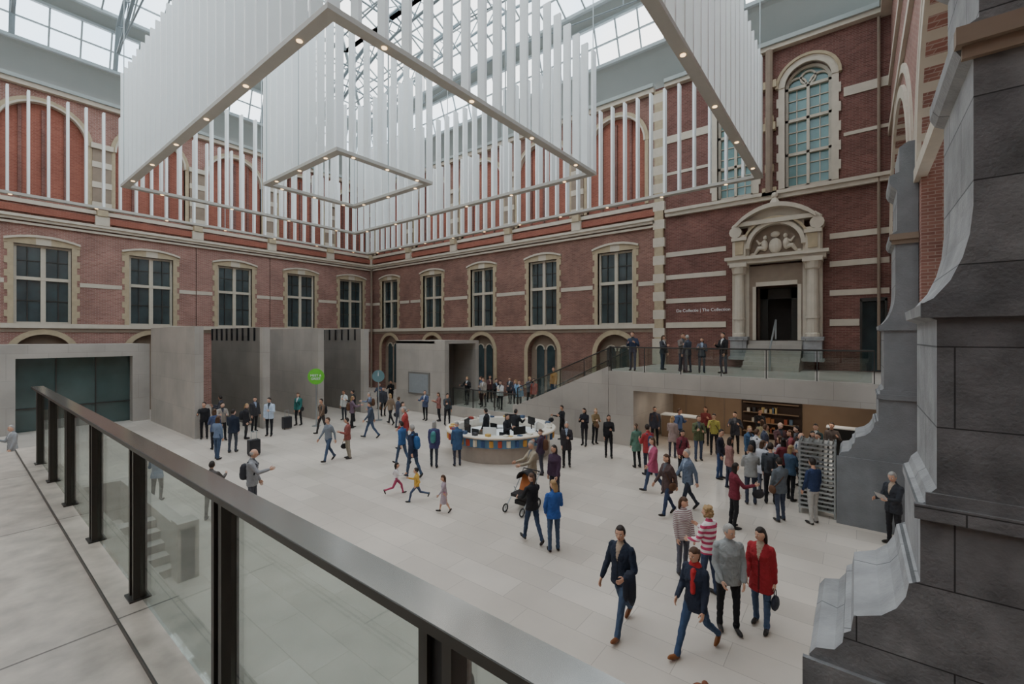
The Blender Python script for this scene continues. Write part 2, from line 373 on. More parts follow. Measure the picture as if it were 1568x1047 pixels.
def pier(name,y0,mm,ms):
    prof=[(-.35,0),(-.35,1.72),(-.30,1.80),(-.16,1.84),(-.10,1.93),(-.09,2.02),(-.04,2.06),(-.02,2.2),(.05,2.23),(.17,2.28),(.27,2.38),(.33,2.5),(.35,2.62),(.42,2.66),(.42,3.18),(.40,3.22),(.40,3.30),(.45,3.33),(.47,3.40),(.52,3.46),(.52,4.84),(.43,4.88),(.42,4.97),(.50,5.02),(.60,5.16),(.67,5.34),(.71,5.52),(.73,5.75),(.73,6.9),(.66,6.94),(.62,7.02),(.62,7.14),(.76,7.22),(.76,8.2),(.66,8.3),(.62,8.4),(.62,8.55),(.8,8.62),(.8,9.2),(.95,9.3)]
    mb=MB(); XE=XS-.01; p=[(a,b) for a,b in prof]+[(XE,9.3),(XE,0)]
    n=len(p)
    vs=[(a,y0,b) for a,b in p]+[(a,y0+1.5,b) for a,b in p]
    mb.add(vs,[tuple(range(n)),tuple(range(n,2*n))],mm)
    mb.add(vs,[(i,(i+1)%n,(i+1)%n+n,i+n) for i in range(n)],ms)  # tops and sides take the lighter copy, their lit tone in the colour
    mb.box(.38,XE,y0-.06,y0,3.2,3.32,mm); mb.box(.45,XE,y0-.03,y0,3.32,3.42,mm)
    mb.box(-.4,XE,y0-.05,y0,0,1.70,mm)
    mb.box(.42,XE,y0-.05,y0,4.86,4.98,mm)
    mb.box(.62,XE,y0-.1,y0,7.0,7.14,M_stoneB); mb.box(.66,XE,y0-.05,y0,6.9,7.0,M_stoneB)
    return mb.build(name)
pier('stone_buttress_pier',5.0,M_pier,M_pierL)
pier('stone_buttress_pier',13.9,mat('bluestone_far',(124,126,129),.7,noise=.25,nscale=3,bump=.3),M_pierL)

mb=MB()
mb.box(-8.7,XS-.02,18.1,YR-.02,2.4,3.2,M_conc)
mb.box(-8.69,-7.54,18.1,18.4,0,2.4,M_conc)
mb.box(-7.84,-7.54,18.4,YR-.02,0,2.4,M_conc)
mb.build('raised_platform')
mb=MB()
n=15
x0,x1=-13.8,-8.71
for i in range(n):
    xa=x0+(x1-x0)*i/n; xb=x0+(x1-x0)*(i+1)/n
    mb.box(xa,xb,18.4,20.8,0,.6+2.6*(i+1)/n,M_conc)
N=12
def ptop(x): return 1.0+(x+13.8)*(3.2-1.0)/(13.8-8.71) if x>-13.8 else 1.0
xs=[-14.1]+[-13.8+(13.8-8.71)*i/N for i in range(N+1)]
for a,b in zip(xs[:-1],xs[1:]):
    mb.prism([(a,0),(b,0),(b,ptop(b)+.2),(a,ptop(a)+.2 if a>-14 else 1.2)],18.1,18.39,M_conc)
mb.build('stone_staircase')
mb=MB(); mb.box(-19.2,-14.11,18.6,YR-.02,0,.6,M_conc); mb.build('stair_landing')

def balus(name,p0,p1,h=1.05,sp=1.5,rail=M_frameD,rr=.02,pt=.014):
    mb=MB(); a=Vector(p0);b=Vector(p1); L=(b-a).length; n=max(1,round(L/sp)); d=(b-a)/n
    for i in range(n+1):
        p=a+d*i; mb.box(p.x-pt,p.x+pt,p.y-.03,p.y+.03,p.z,p.z+h,rail)
    mb.tube([a+Vector((0,0,h)),b+Vector((0,0,h))],rr+.01,rail,6)
    dn=d.normalized(); u=Vector((-dn.y,dn.x,0)).normalized()*.008
    for i in range(n):
        q=a+d*i+dn*.06; r=a+d*(i+1)-dn*.06
        vs=[]
        for P in(q,r):
            for s in(-1,1):
                for z in(.03,h-.04): vs.append(tuple(P+u*s+Vector((0,0,z))))
        mb.add(vs,[(0,1,3,2),(4,6,7,5),(0,4,5,1),(2,3,7,6),(0,2,6,4),(1,5,7,3)],M_glass)
    return mb.build(name)
balus('glass_balustrade',(-8.6,18.2,3.2),(.45,18.2,3.2))
balus('glass_balustrade',(-13.9,18.25,1.2),(-8.7,18.25,3.38),h=.85)
balus('glass_balustrade',(-13.9,20.75,.65),(-8.7,20.75,3.2),h=.95)
balus('glass_balustrade',(-19.1,18.7,.6),(-14.2,18.7,.6))

mb=MB()
mb.box(-7.54,XS,YR-1.2,YR-1.1,0,2.4,M_wood)
mb.build('wall_shop')
mb=MB()
for x in(-6.9,-6.0,-5.1): mb.box(x,x+.05,YR-1.24,YR-1.2,0,2.4,M_stoneB)
mb.box(-4.3,-1.9,YR-1.28,YR-1.2,0,2.05,mat('shop_opening_shade',(58,44,36),.7))  # flat panel before the wall, the opening's shade put into its dark colour
for i in range(4):
    mb.box(-4.2,-2.0,YR-1.5,YR-1.28,.3+.45*i,.33+.45*i,M_wood)
for i in range(22):
    c=random.choice([(150,80,60),(180,160,110),(90,110,130),(190,186,176),(150,104,70),(60,60,64)])
    x=-4.15+random.random()*1.9; z=.33+.45*random.randint(0,2)
    mb.box(x,x+.12,YR-1.48,YR-1.28,z,z+random.uniform(.16,.26),mat('book%d%d'%(c[0],c[1]),c))
mb.box(-7.3,-5.6,20.9,21.5,0,1.0,M_wood); mb.box(-7.35,-5.55,20.85,21.55,1.0,1.05,M_white)
mb.box(-.9,.6,21.5,22.0,0,1.1,M_black); mb.box(-.95,.65,21.45,22.05,1.1,1.14,M_white)
mb.build('shop_display_shelving')
for x in(-6.5,-4.5,-2.5,-.7):
    for y in(19.2,21.6):
        l=bpy.data.lights.new('downlight','AREA'); l.energy=10; l.size=.4; l.color=(1,.90,.78)
        lo=bpy.data.objects.new('shop_downlight',l); lo.location=(x,y,2.36); bpy.context.collection.objects.link(lo)

mb=MB()
mb.box(-32.6,-31.8,1.2,7.1,3.65,4.32,M_conc)
mb.box(-32.6,-31.8,6.35,7.1,0,3.65,M_conc); mb.box(-32.6,-31.8,1.2,2.0,0,3.65,M_conc)
mb.box(-35.3,-32.6,6.9,7.1,0,4.3,M_conc); mb.box(-35.3,-32.6,1.2,7.1,4.2,4.32,M_conc)
mb.box(-32.5,-32.45,2.0,6.35,0,3.65,mat('dark_teal_glass',(64,82,79),.12,spec=.8,noise=.5,nscale=.8))
for y in(3.4,4.9): mb.box(-32.47,-32.4,y,y+.05,0,3.65,M_frameD)
mb.box(-32.44,-32.38,2.0,6.35,1.1,1.16,M_frameD)
mb.build('entrance_portal')
mb=MB()
ys=[7.0,9.95,12.9,15.85]
for i,y in enumerate(ys):
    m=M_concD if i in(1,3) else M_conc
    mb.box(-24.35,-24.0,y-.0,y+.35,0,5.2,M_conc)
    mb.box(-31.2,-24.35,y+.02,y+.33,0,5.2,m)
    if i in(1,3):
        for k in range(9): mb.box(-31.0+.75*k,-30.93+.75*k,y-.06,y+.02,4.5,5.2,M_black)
mb.build('stone_fin_gateway')
mb=MB()
mb.box(-23.9,-20.2,18.2,18.4,0,4.45,M_conc); mb.box(-23.9,-19.7,21.0,21.2,0,4.45,M_conc); mb.box(-23.9,-23.7,18.4,21.0,0,4.45,M_conc)
mb.box(-23.9,-19.3,18.2,21.2,4.3,4.5,M_conc)
mb.box(-20.2,-19.3,18.2,18.55,0,4.3,M_conc); mb.box(-19.7,-19.3,20.9,21.2,0,4.3,M_conc)
mb.box(-22.6,-20.6,18.14,18.2,1.1,2.5,M_concD); mb.box(-22.5,-20.7,18.12,18.15,1.2,2.4,mat('blue_grey_panel',(140,144,146),.5))
mb.box(-21.4,-21.3,18.55,20.9,0,4.3,M_concD); mb.box(-21.3,-21.26,19.3,20.4,0,2.2,M_frameD)
mb.build('ticket_kiosk')

def sign(name,x,y,h,r,col,txt,sz):
    mb=MB(); mb.tube([(x,y,0),(x,y,h)],.035,M_metal,8); mb.lathe((x,y,0),[(0,.03),(.22,.03),(.22,0)],M_metal,16)
    f=Vector((.70,-.71,0)).normalized(); c=Vector((x,y,h))+f*.05
    o=mb.build(name)
    m2=MB(); m2.tube([c-f*.02,c+f*.02],r,mat('sign_face_%d_%d'%(col[0],col[1]),col,.5),28); m2.build('disc',o)
    text('lettering',txt,sz,tuple(c+f*.035+Vector((0,0,.0))),(pi/2,0,math.radians(45)),M_white,o,.004,'CENTER')
sign('round_sign',-22.5,12.0,2.62,.42,(104,190,58),'MEET &\nGREET',.17)
sign('round_sign',-21.3,15.0,2.5,.34,(100,130,134),'i',.4)

DC=(-11.6,14.1,0)
desk=bpy.data.objects.new('information_desk',None); bpy.context.collection.objects.link(desk)
M_deskst=mat('desk_beige_stone',(168,156,144),.6,noise=.12,nscale=5)
mb=MB()
mb.lathe(DC,[(2.0,0),(2.02,.58),(2.08,.60)],M_deskst,48)
mb.lathe(DC,[(2.10,.60),(2.15,.93)],mat('desk_tile_blue',(92,132,166),.5),56)
mb.lathe(DC,[(2.08,.60),(2.10,.60)],M_deskst,48)
mb.lathe(DC,[(2.15,.93),(2.26,.95),(2.28,1.0),(2.24,1.03)],mat('desk_rim_beige',(206,190,170),.5),48)
mb.lathe(DC,[(2.24,1.03),(1.80,1.03),(1.80,.98),(1.74,.0)],mat('desk_top_cream',(222,214,200),.4),48)
for k in range(42):
    a=2*pi*k/42
    col=[(186,78,56),(226,214,190),(56,84,130),(212,160,74)][k%4]
    c=(DC[0]+2.13*math.cos(a),DC[1]+2.13*math.sin(a))
    mb.tube([(c[0],c[1],.65),(c[0],c[1],.89)],.085,mat('desk_tile_%d'%(k%4),col,.5),6)
for k in range(36):
    a=random.uniform(0,2*pi); r=2.02; c=random.choice([(170,70,60),(220,214,200),(206,170,96),(70,90,120),(220,214,200),(70,70,74)])
    x=DC[0]+r*math.cos(a); y=DC[1]+r*math.sin(a); mb.box(x-.09,x+.09,y-.07,y+.07,1.03,1.03+random.uniform(.02,.12),mat('leaflet_%d_%d'%(c[0],c[1]),c,.6))
mb.build('counter',desk)
mb=MB()
mb.lathe(DC,[(0,.72),(.75,.72),(.75,.76),(0,.76)],M_white,24); mb.lathe(DC,[(.3,0),(.3,.72)],M_white,16)
for k in range(8):
    a=2*pi*k/8+.4; cx=DC[0]+1.5*math.cos(a); cy=DC[1]+1.5*math.sin(a)
    mb.tube([(cx,cy,.74),(cx,cy,1.0)],.03,M_black,6)
    ux,uy=-math.sin(a),math.cos(a); nx,ny=math.cos(a)*.02,math.sin(a)*.02
    vs=[(cx+ux*s*.26+nx*q,cy+uy*s*.26+ny*q,z) for s in(-1,1) for q in(-1,1) for z in(.94,1.26)]
    mb.add(vs,[(0,1,3,2),(4,6,7,5),(0,4,5,1),(2,3,7,6),(0,2,6,4),(1,5,7,3)],M_black if k%3 else M_white)
mb.lathe(DC,[(1.1,.70),(1.7,.70),(1.7,.74),(1.1,.74),(1.1,.70)],M_white,40)
for k in range(4):
    a=2*pi*k/4+.9; cx=DC[0]+.95*math.cos(a); cy=DC[1]+.95*math.sin(a)
    mb.lathe((cx,cy,0),[(0,.50),(.2,.50),(.2,.44),(0,.44)],M_black,12); mb.tube([(cx,cy,.03),(cx,cy,.45)],.03,M_black,6)
    mb.lathe((cx,cy,0),[(0,.05),(.24,.03),(.24,0)],M_black,10)
    mb.box(cx-.18,cx+.18,cy-.2,cy-.16,.6,.98,M_black)
mb.build('desk_fittings',desk)

mb=MB()
x0,x1,y0,y1=-1.22,-.42,14.05,14.7
for x in(x0,x1-.04):
    for y in(y0,y1-.04): mb.box(x,x+.04,y,y+.04,0,1.95,M_metal)
for i in range(16):
    z=.15+.115*i
    mb.box(x0,x1,y0,y1,z,z+.02,M_metal); mb.box(x0,x1,y0-.01,y0+.01,z,z+.05,M_metal); mb.box(x0-.01,x0+.01,y0,y1,z,z+.05,M_metal)
    for k in range(7): mb.tube([(x0+.08+.11*k,y0+.02,z+.05),(x0+.08+.11*k,y1-.02,z+.05)],.018,M_frameD if (k+i)%2 else M_metal,5)
mb.build('folding_stool_rack')

# ------------------------------------------------------------ balcony
mb=MB(); mb.box(-9.9,1.1,-8.3,.62,2.45,3.0,M_floor2); mb.box(-9.9,1.1,.62,.92,2.4,3.03,M_floor2)
mb.box(-9.9,1.1,.618,.624,3.0,3.031,M_frameD)
mb.build('balcony_floor')
bal=bpy.data.objects.new('balcony_balustrade',None); bpy.context.collection.objects.link(bal)
mb=MB()
px=[-.80,-2.2,-3.65,-4.95,-6.2,-7.35,-8.5]
for x in px:
    for q in(-1,1):
        mb.box(x+q*.042-.016,x+q*.042+.016,.72,.79,3.03,3.99,M_frameD)
    mb.box(x-.03,x+.03,.735,.775,3.03,3.99,M_black)
    mb.box(x-.07,x+.07,.70,.81,3.03,3.04,M_frameD)
mb.box(-8.8,XS-.3,.735,.785,3.985,4.01,M_frameD)
mb.build('posts',bal)
mb=MB(); mb.box(-8.8,XS-.3,.697,.808,4.008,4.03,M_rail); mb.box(-8.8,XS-.3,.694,.698,4.003,4.03,M_frameD); mb.build('handrail',bal)
mb=MB()
xx=px[::-1]+[.85]
for a,b in zip(xx[:-1],xx[1:]): mb.box(a+.08,b-.08,.75,.765,3.06,3.95,M_glass)
mb.build('glass_panels',bal)
mb=MB(); mb.box(-15.2,-10.2,2.75,2.98,0,1.0,M_conc); mb.box(-10.6,-10.2,2.7,3.05,0,1.12,M_conc); mb.box(-15.2,-10.6,1.0,1.2,0,1.0,M_conc); mb.box(-15.2,-15.0,1.2,2.75,0,1.0,M_conc)
for i in range(5): mb.box(-10.6-.3*(i+1),-10.6-.3*i,1.2,2.75,0,.16*(i+1),M_conc)
mb.build('stair_parapet')

# ------------------------------------------------------------ hanging slat frames
ZB=11.3
def slatframe(name,x0,x1,y0,y1,top,w=.28):
    e=bpy.data.objects.new(name,None); bpy.context.collection.objects.link(e)
    mb=MB(); b=w
    mb.box(x0,x1,y0,y0+b,ZB-.12,ZB,M_beam); mb.box(x0,x1,y1-b,y1,ZB-.12,ZB,M_beam)
    mb.box(x0,x0+b,y0+b,y1-b,ZB-.12,ZB,M_beam); mb.box(x1-b,x1,y0+b,y1-b,ZB-.12,ZB,M_beam)
    mb.build('bottom_frame',e)
    mb=MB(); t=.045
    sp=.66
    nx=round((x1-x0)/sp); ny=round((y1-y0)/sp)
    for i in range(nx+1):
        x=x0+.06+(x1-x0-.12)*i/nx
        for y in(y0,y1-b): mb.box(x-t,x+t,y,y+b,ZB,ZB+top,M_white)
    for i in range(1,ny):
        y=y0+.06+(y1-y0-.12)*i/ny
        for x in(x0,x1-b): mb.box(x,x+b,y-t,y+t,ZB,ZB+top,M_white)
    mb.build('slats',e)
    mb=MB()
    for (a,c) in((x0,y0),(x1,y0),(x0,y1),(x1,y1),((x0+x1)/2,y0),((x0+x1)/2,y1),(x0,(y0+y1)/2),(x1,(y0+y1)/2)):
        a2=min(max(a,x0+.1),x1-.1);c2=min(max(c,y0+.1),y1-.1)
        mb.tube([(a2,c2,ZB),(a2,c2,23.0)],.02,M_steel,5)
    mb.build('cables',e)
    mb=MB()
    nlx=max(3,int((x1-x0)/2.6)); nly=max(3,int((y1-y0)/2.6))
    L=[(x0+(x1-x0)*(i+.5)/nlx,y) for i in range(nlx) for y in(y0+b/2,y1-b/2)]+[(x,y0+(y1-y0)*(i+.5)/nly) for i in range(nly) for x in(x0+b/2,x1-b/2)]
    for a,c in L: mb.tube([(a,c,ZB-.12),(a,c,ZB-.135)],.065,M_lamp,10)
    mb.build('downlights',e)
slatframe('hanging_slat_frame',-30.4,-3.0,.3,20.5,4.8)
slatframe('hanging_slat_frame',-25.1,-8.2,4.6,16.0,4.8)
slatframe('hanging_slat_frame',-20.0,-14.2,8.3,12.7,4.8)

# ------------------------------------------------------------ roof
RX0,RX1,RY0,RY1=-36.4,2.6,-17.1,25.1
rings=[(0,18.8),(1.4,20.2),(1.7,20.4),(2.4,22.4),(3.2,22.9),(7.5,25.2),(12,26.8),(17.2,27.4)]
kind=[0,0,1,0,1,1,1]
op=MB();gp=MB();bar=MB()
def rc(i):
    a,z=rings[i]; return [Vector((RX0+a,RY0+a,z)),Vector((RX1-a,RY0+a,z)),Vector((RX1-a,RY1-a,z)),Vector((RX0+a,RY1-a,z))]
for i in range(len(rings)-1):
    A=rc(i);B=rc(i+1)
    for k in range(4):
        a,b,c,d=A[k],A[(k+1)%4],B[(k+1)%4],B[k]
        if kind[i]==0: op.add([tuple(q) for q in(a,b,c,d)],[(0,1,2,3)],M_roofop)
        else:
            gp.add([tuple(q) for q in(a,b,c,d)],[(0,1,2,3)],M_roofglass)
            dirn=(b-a).normalized(); L=(b-a).length; ins=rings[i+1][0]-rings[i][0]
            n=max(1,int(L/1.25)); up=(d-a)-dirn*ins
            for j in range(n+1):
                s=L*j/n
                f=1.0
                if s<ins: f=s/ins
                if L-s<ins: f=(L-s)/ins
                if f>.02: bar.tube([a+dirn*s,a+dirn*s+up*f],.055,M_steel,4,False)
            m=max(1,round(up.length/1.1))
            for j in range(m+1):
                p=a+(d-a)*j/m;q=b+(c-b)*j/m; bar.tube([p,q],.055 if 0<j<m else .13,M_steel,4,False)
            bar.tube([a,d],.14,M_steel,4,False)
gp.add([tuple(q) for q in rc(7)],[(0,1,2,3)],M_roofglass)
roof=op.build('ceiling'); gp.build('roof_glass_panes',roof); bar.build('roof_glazing_bars',roof)
tr=MB()
M_truss=mat('truss_steel_grey',(140,150,152),.5,noise=.04)
def ev(P,t):
    xs=[p[0] for p in P]; return float(np.interp(t,xs,[p[1] for p in P]))
pr=[(-34.0,20.2),(-33.2,22.4),(-29,24.3),(-24.5,25.9),(-17.25,26.5),(-10,25.9),(-5.5,24.3),(-1.3,22.4),(-.5,20.2)]
for y in(-14,-10,-6,-2,2,6,10,14,18,21.5):
    tr.tube([(x,y,z) for x,z in pr],.12,M_truss,6)
    N=20
    xs=[-33.2+31.9*i/N for i in range(N+1)]
    lowz=[ev(pr,x)-1.5 for x in xs]
    tr.tube([(x,y,z) for x,z in zip(xs,lowz)],.09,M_truss,6)
    for i in range(N):
        tr.tube([(xs[i],y,lowz[i]),(xs[i+1],y,ev(pr,xs[i+1]))],.04,M_truss,4)
        tr.tube([(xs[i],y,ev(pr,xs[i])),(xs[i+1],y,lowz[i+1])],.04,M_truss,4)
    tr.tube([(-33.2,y,21),(-17.25,y,22.6),(-1.3,y,21)],.045,M_truss,6)
    for x in(-25,-17.25,-9.5): tr.tube([(x,y,21.8),(x,y,ev(pr,x)-1.4)],.035,M_truss,4)
for x in(-29,-23,-17.25,-11,-5):
    z=ev(pr,x)
    tr.tube([(x,-14,z),(x,21.5,z)],.07,M_truss,6); tr.tube([(x,-14,z-1.5),(x,21.5,z-1.5)],.06,M_truss,6)
    yy=-6
    while yy<21:
        tr.tube([(x,yy,z),(x,yy+2,z-1.5),(x,yy+4,z)],.035,M_truss,4); yy+=4
tr.build('roof_trusses',roof)

# ============================================================ PEOPLE
def nrm(v):
    v=np.array(v,float); return v/np.linalg.norm(v)
def cap_rings(p1,r1,p2,r2,n=10):
    p1=np.array(p1,float);p2=np.array(p2,float);d=p2-p1;L=np.linalg.norm(d);d=d/max(L,1e-6)
    up=np.array([0,0,1.]) if abs(d[2])<.9 else np.array([1.,0,0]); a=nrm(np.cross(d,up)); b=np.cross(d,a)
    R=[]
    for t in(-.97,-.7,-.0): R.append((p1+d*r1*t,r1*math.sqrt(max(0,1-t*t))))
    for t in(0,.7,.97): R.append((p2+d*r2*t,r2*math.sqrt(max(0,1-t*t))))
    vs=[];fs=[]
    for c,r in R:
        for k in range(n):
            an=2*pi*k/n; vs.append(c+(a*math.cos(an)+b*math.sin(an))*r)
    m=len(R)
    for i in range(m-1):
        for k in range(n): fs.append((i*n+k,i*n+(k+1)%n,(i+1)*n+(k+1)%n,(i+1)*n+k))
    fs+=[tuple(range(n))[::-1],tuple(range((m-1)*n,m*n))]
    return vs,fs
class Acc:
    def __init__(s): s.v=[];s.f=[];s.m=[]
    def add(s,vs,fs,m):
        o=len(s.v); s.v+= [np.array(v,float) for v in vs]; s.f+=[tuple(i+o for i in f) for f in fs]; s.m+=[m]*len(fs)
def ellm(c,r,R=None,nu=10,nv=7):
    vs=[];fs=[]
    for j in range(nv+1):
        th=pi*j/nv
        for k in range(nu):
            ph=2*pi*k/nu; p=np.array([r[0]*math.sin(th)*math.cos(ph),r[1]*math.sin(th)*math.sin(ph),r[2]*math.cos(th)])
            vs.append((R@p if R is not None else p)+np.array(c))
    for j in range(nv):
        for k in range(nu): fs.append((j*nu+k,j*nu+(k+1)%nu,(j+1)*nu+(k+1)%nu,(j+1)*nu+k))
    return vs,fs
def tubem(pts,rs,n=6,flat=None):
    P=[np.array(p,float) for p in pts]; vs=[];fs=[]
    a0=None
    for i,p in enumerate(P):
        d=nrm(P[min(i+1,len(P)-1)]-P[max(i-1,0)])
        if a0 is None:
            up=np.array([0,0,1.]) if abs(d[2])<.9 else np.array([0.,1,0]); a0=nrm(np.cross(d,up))
        a=nrm(a0-d*np.dot(a0,d)); b=np.cross(d,a); a0=a
        for k in range(n):
            t=2*pi*k/n; vs.append(p+(a*math.cos(t)+b*math.sin(t))*rs[i])
    for i in range(len(P)-1):
        for k in range(n): fs.append((i*n+k,i*n+(k+1)%n,(i+1)*n+(k+1)%n,(i+1)*n+k))
    fs+=[tuple(range(n))[::-1],tuple(range((len(P)-1)*n,len(P)*n))]
    return vs,fs
def Ry(a): c,s=math.cos(a),math.sin(a); return np.array([[c,0,s],[0,1,0],[-s,0,c]])
def Rz(a): c,s=math.cos(a),math.sin(a); return np.array([[c,-s,0],[s,c,0],[0,0,1.]])
def hand(acc,w,d,side,S,curl=.35):
    d=nrm(d); l=np.array([-d[2],0,d[0]]); 
    if np.linalg.norm(l)<.2: l=np.array([1.,0,0])
    l=nrm(l-d*np.dot(l,d)); n=np.cross(d,l); 
    if n[1]*side>0: n=-n
    vs=[];fs=[];K=8
    for t,wd,th in((-.02,.024,.020),(.01,.030,.017),(.05,.040,.015),(.085,.041,.013),(.095,.034,.009)):
        for k in range(K):
            a=2*pi*k/K; vs.append(w+d*t*S+l*wd*S*math.cos(a)+n*th*S*math.sin(a))
    for i in range(4):
        for k in range(K): fs.append((i*K+k,i*K+(k+1)%K,(i+1)*K+(k+1)%K,(i+1)*K+k))
    fs+=[tuple(range(K)),tuple(range(4*K,5*K))]
    acc.add(vs,fs,3)
    for off,L in((.031,.068),(.010,.078),(-.011,.073),(-.031,.056)):
        p=w+d*.085*S+l*off*S; pts=[p]; ang=curl*.5
        for f in(.45,.32,.23):
            p=p+(d*math.cos(ang)+n*math.sin(ang))*L*f*S; pts.append(p); ang+=curl
        v,f=tubem(pts,[.0088*S,.0085*S,.0078*S,.0055*S],5); acc.add(v,f,3)
    p=w+d*.025*S+l*.026*S+n*.004*S; p2=p+(d*.62+l*.7+n*.3)*.035*S; p3=p2+(d*.9+l*.3+n*.25)*.03*S; p4=p3+(d*1.0+l*.0+n*.2)*.022*S
    v,f=tubem([p,p2,p3,p4],[.013*S,.0105*S,.0095*S,.006*S],6); acc.add(v,f,3)
def head(acc,c,R,s,style,hairlen,female,lod):
    nu,nv=(26,18) if lod else (16,12)
    P=[]
    for j in range(nv+1):
        th=pi*j/nv
        for k in range(nu):
            ph=2*pi*k/nu; P.append((math.sin(th)*math.cos(ph),math.sin(th)*math.sin(ph),math.cos(th)))
    U=np.array(P)
    fs=[]
    for j in range(nv):
        for k in range(nu): fs.append((j*nu+k,j*nu+(k+1)%nu,(j+1)*nu+(k+1)%nu,(j+1)*nu+k))
    def shape(U):
        P=U*np.array([.097,.077,.118]); t=np.clip(-U[:,2],0,1)
        P[:,1]*=1-.34*t**1.6
        P[:,0]=np.where(P[:,0]<0,P[:,0]*(1-.5*t),P[:,0]*(1-.08*t)+.01*t)
        g=np.exp(-(((np.abs(P[:,1])-.031)/.016)**2+((P[:,2]-.004)/.014)**2))*(P[:,0]>0)
        P[:,0]-=.008*g
        ch=np.exp(-((P[:,1]/.02)**2+((P[:,2]+.1)/.02)**2))*(P[:,0]>0); P[:,0]+=.006*ch
        return P
    P=shape(U)
    def put(v,f,m): acc.add([c+R@(np.array(q)*s) for q in v],f,m)
    put(P,fs,3)
    put(*tubem([(.088,0,.012),(.099,0,-.012),(.112,0,-.030),(.094,0,-.040)],[.007,.010,.0135,.010],6),3)
    for q in(-1,1):
        put(*ellm((.0,q*.077,-.008),(.017,.008,.030),None,8,6),3)
        put(*ellm((.079,q*.031,.002),(.011,.0145,.0085),None,8,6),7)
        put(*ellm((.088,q*.031,.002),(.004,.006,.006),None,8,5),5)
        put(*tubem([(.090,q*.014,.021),(.090,q*.031,.026),(.078,q*.048,.021)],[.003,.004,.002],5),4)
    put(*ellm((.087,0,-.062),(.007,.023,.0065),None,8,6),8)
    x,y,z=P[:,0],P[:,1],P[:,2]
    if style=='bald': mask=(z<.035)&(z>-.05)&(x<.01)&(np.abs(x)+np.abs(y)>.05)
    elif female: mask=(z>.058-.25*np.clip(.06-x,0,.2))&((x<.075)|(z>.07))
    else: mask=((z>.062)|((x<.035)&(z>-.005))|((x<-.02)&(z>-.065)))
    k=np.where(mask,1.0,0.0)[:,None]
    out=P*(1.10 if female else 1.075)+np.array([-.003,0,.004]); inn=P*.9
    H=out*k+inn*(1-k); put(H,fs,4)
    if style=='long' or style=='bob':
        L=.16 if style=='bob' else .26
        prof=[(-.02,.05,.085,.075),(-.035,-.03,.085,.088),(-.05,-.03-L*.4,.055,.09),(-.06,-.03-L*.75,.04,.08),(-.06,-.03-L,.02,.05)]
        vs=[];ff=[];K=14
        for px_,pz,rx,ry in prof:
            for kk in range(K):
                a=2*pi*kk/K; vs.append((px_+rx*math.cos(a)*(1 if math.cos(a)<0 else .35),ry*math.sin(a),pz))
        for i in range(len(prof)-1):
            for kk in range(K): ff.append((i*K+kk,i*K+(kk+1)%K,(i+1)*K+(kk+1)%K,(i+1)*K+kk))
        ff+=[tuple(range(K)),tuple(range((len(prof)-1)*K,len(prof)*K))]
        put(vs,ff,4)
    if style=='pony':
        put(*tubem([(-.085,0,.05),(-.125,0,.03),(-.135,0,-.05),(-.115,0,-.13),(-.1,0,-.17)],[.02,.028,.03,.022,.008],8),4)
    if style=='curly':
        for i in range(26):
            a=random.uniform(.35,2*pi-.35) ; zz=random.uniform(-.1,.1); rr=.085*math.sqrt(max(.1,1-(zz/.14)**2))
            put(*ellm((rr*math.cos(a)-.02,rr*math.sin(a),zz+.01),(.036,.036,.036),None,7,5),4)

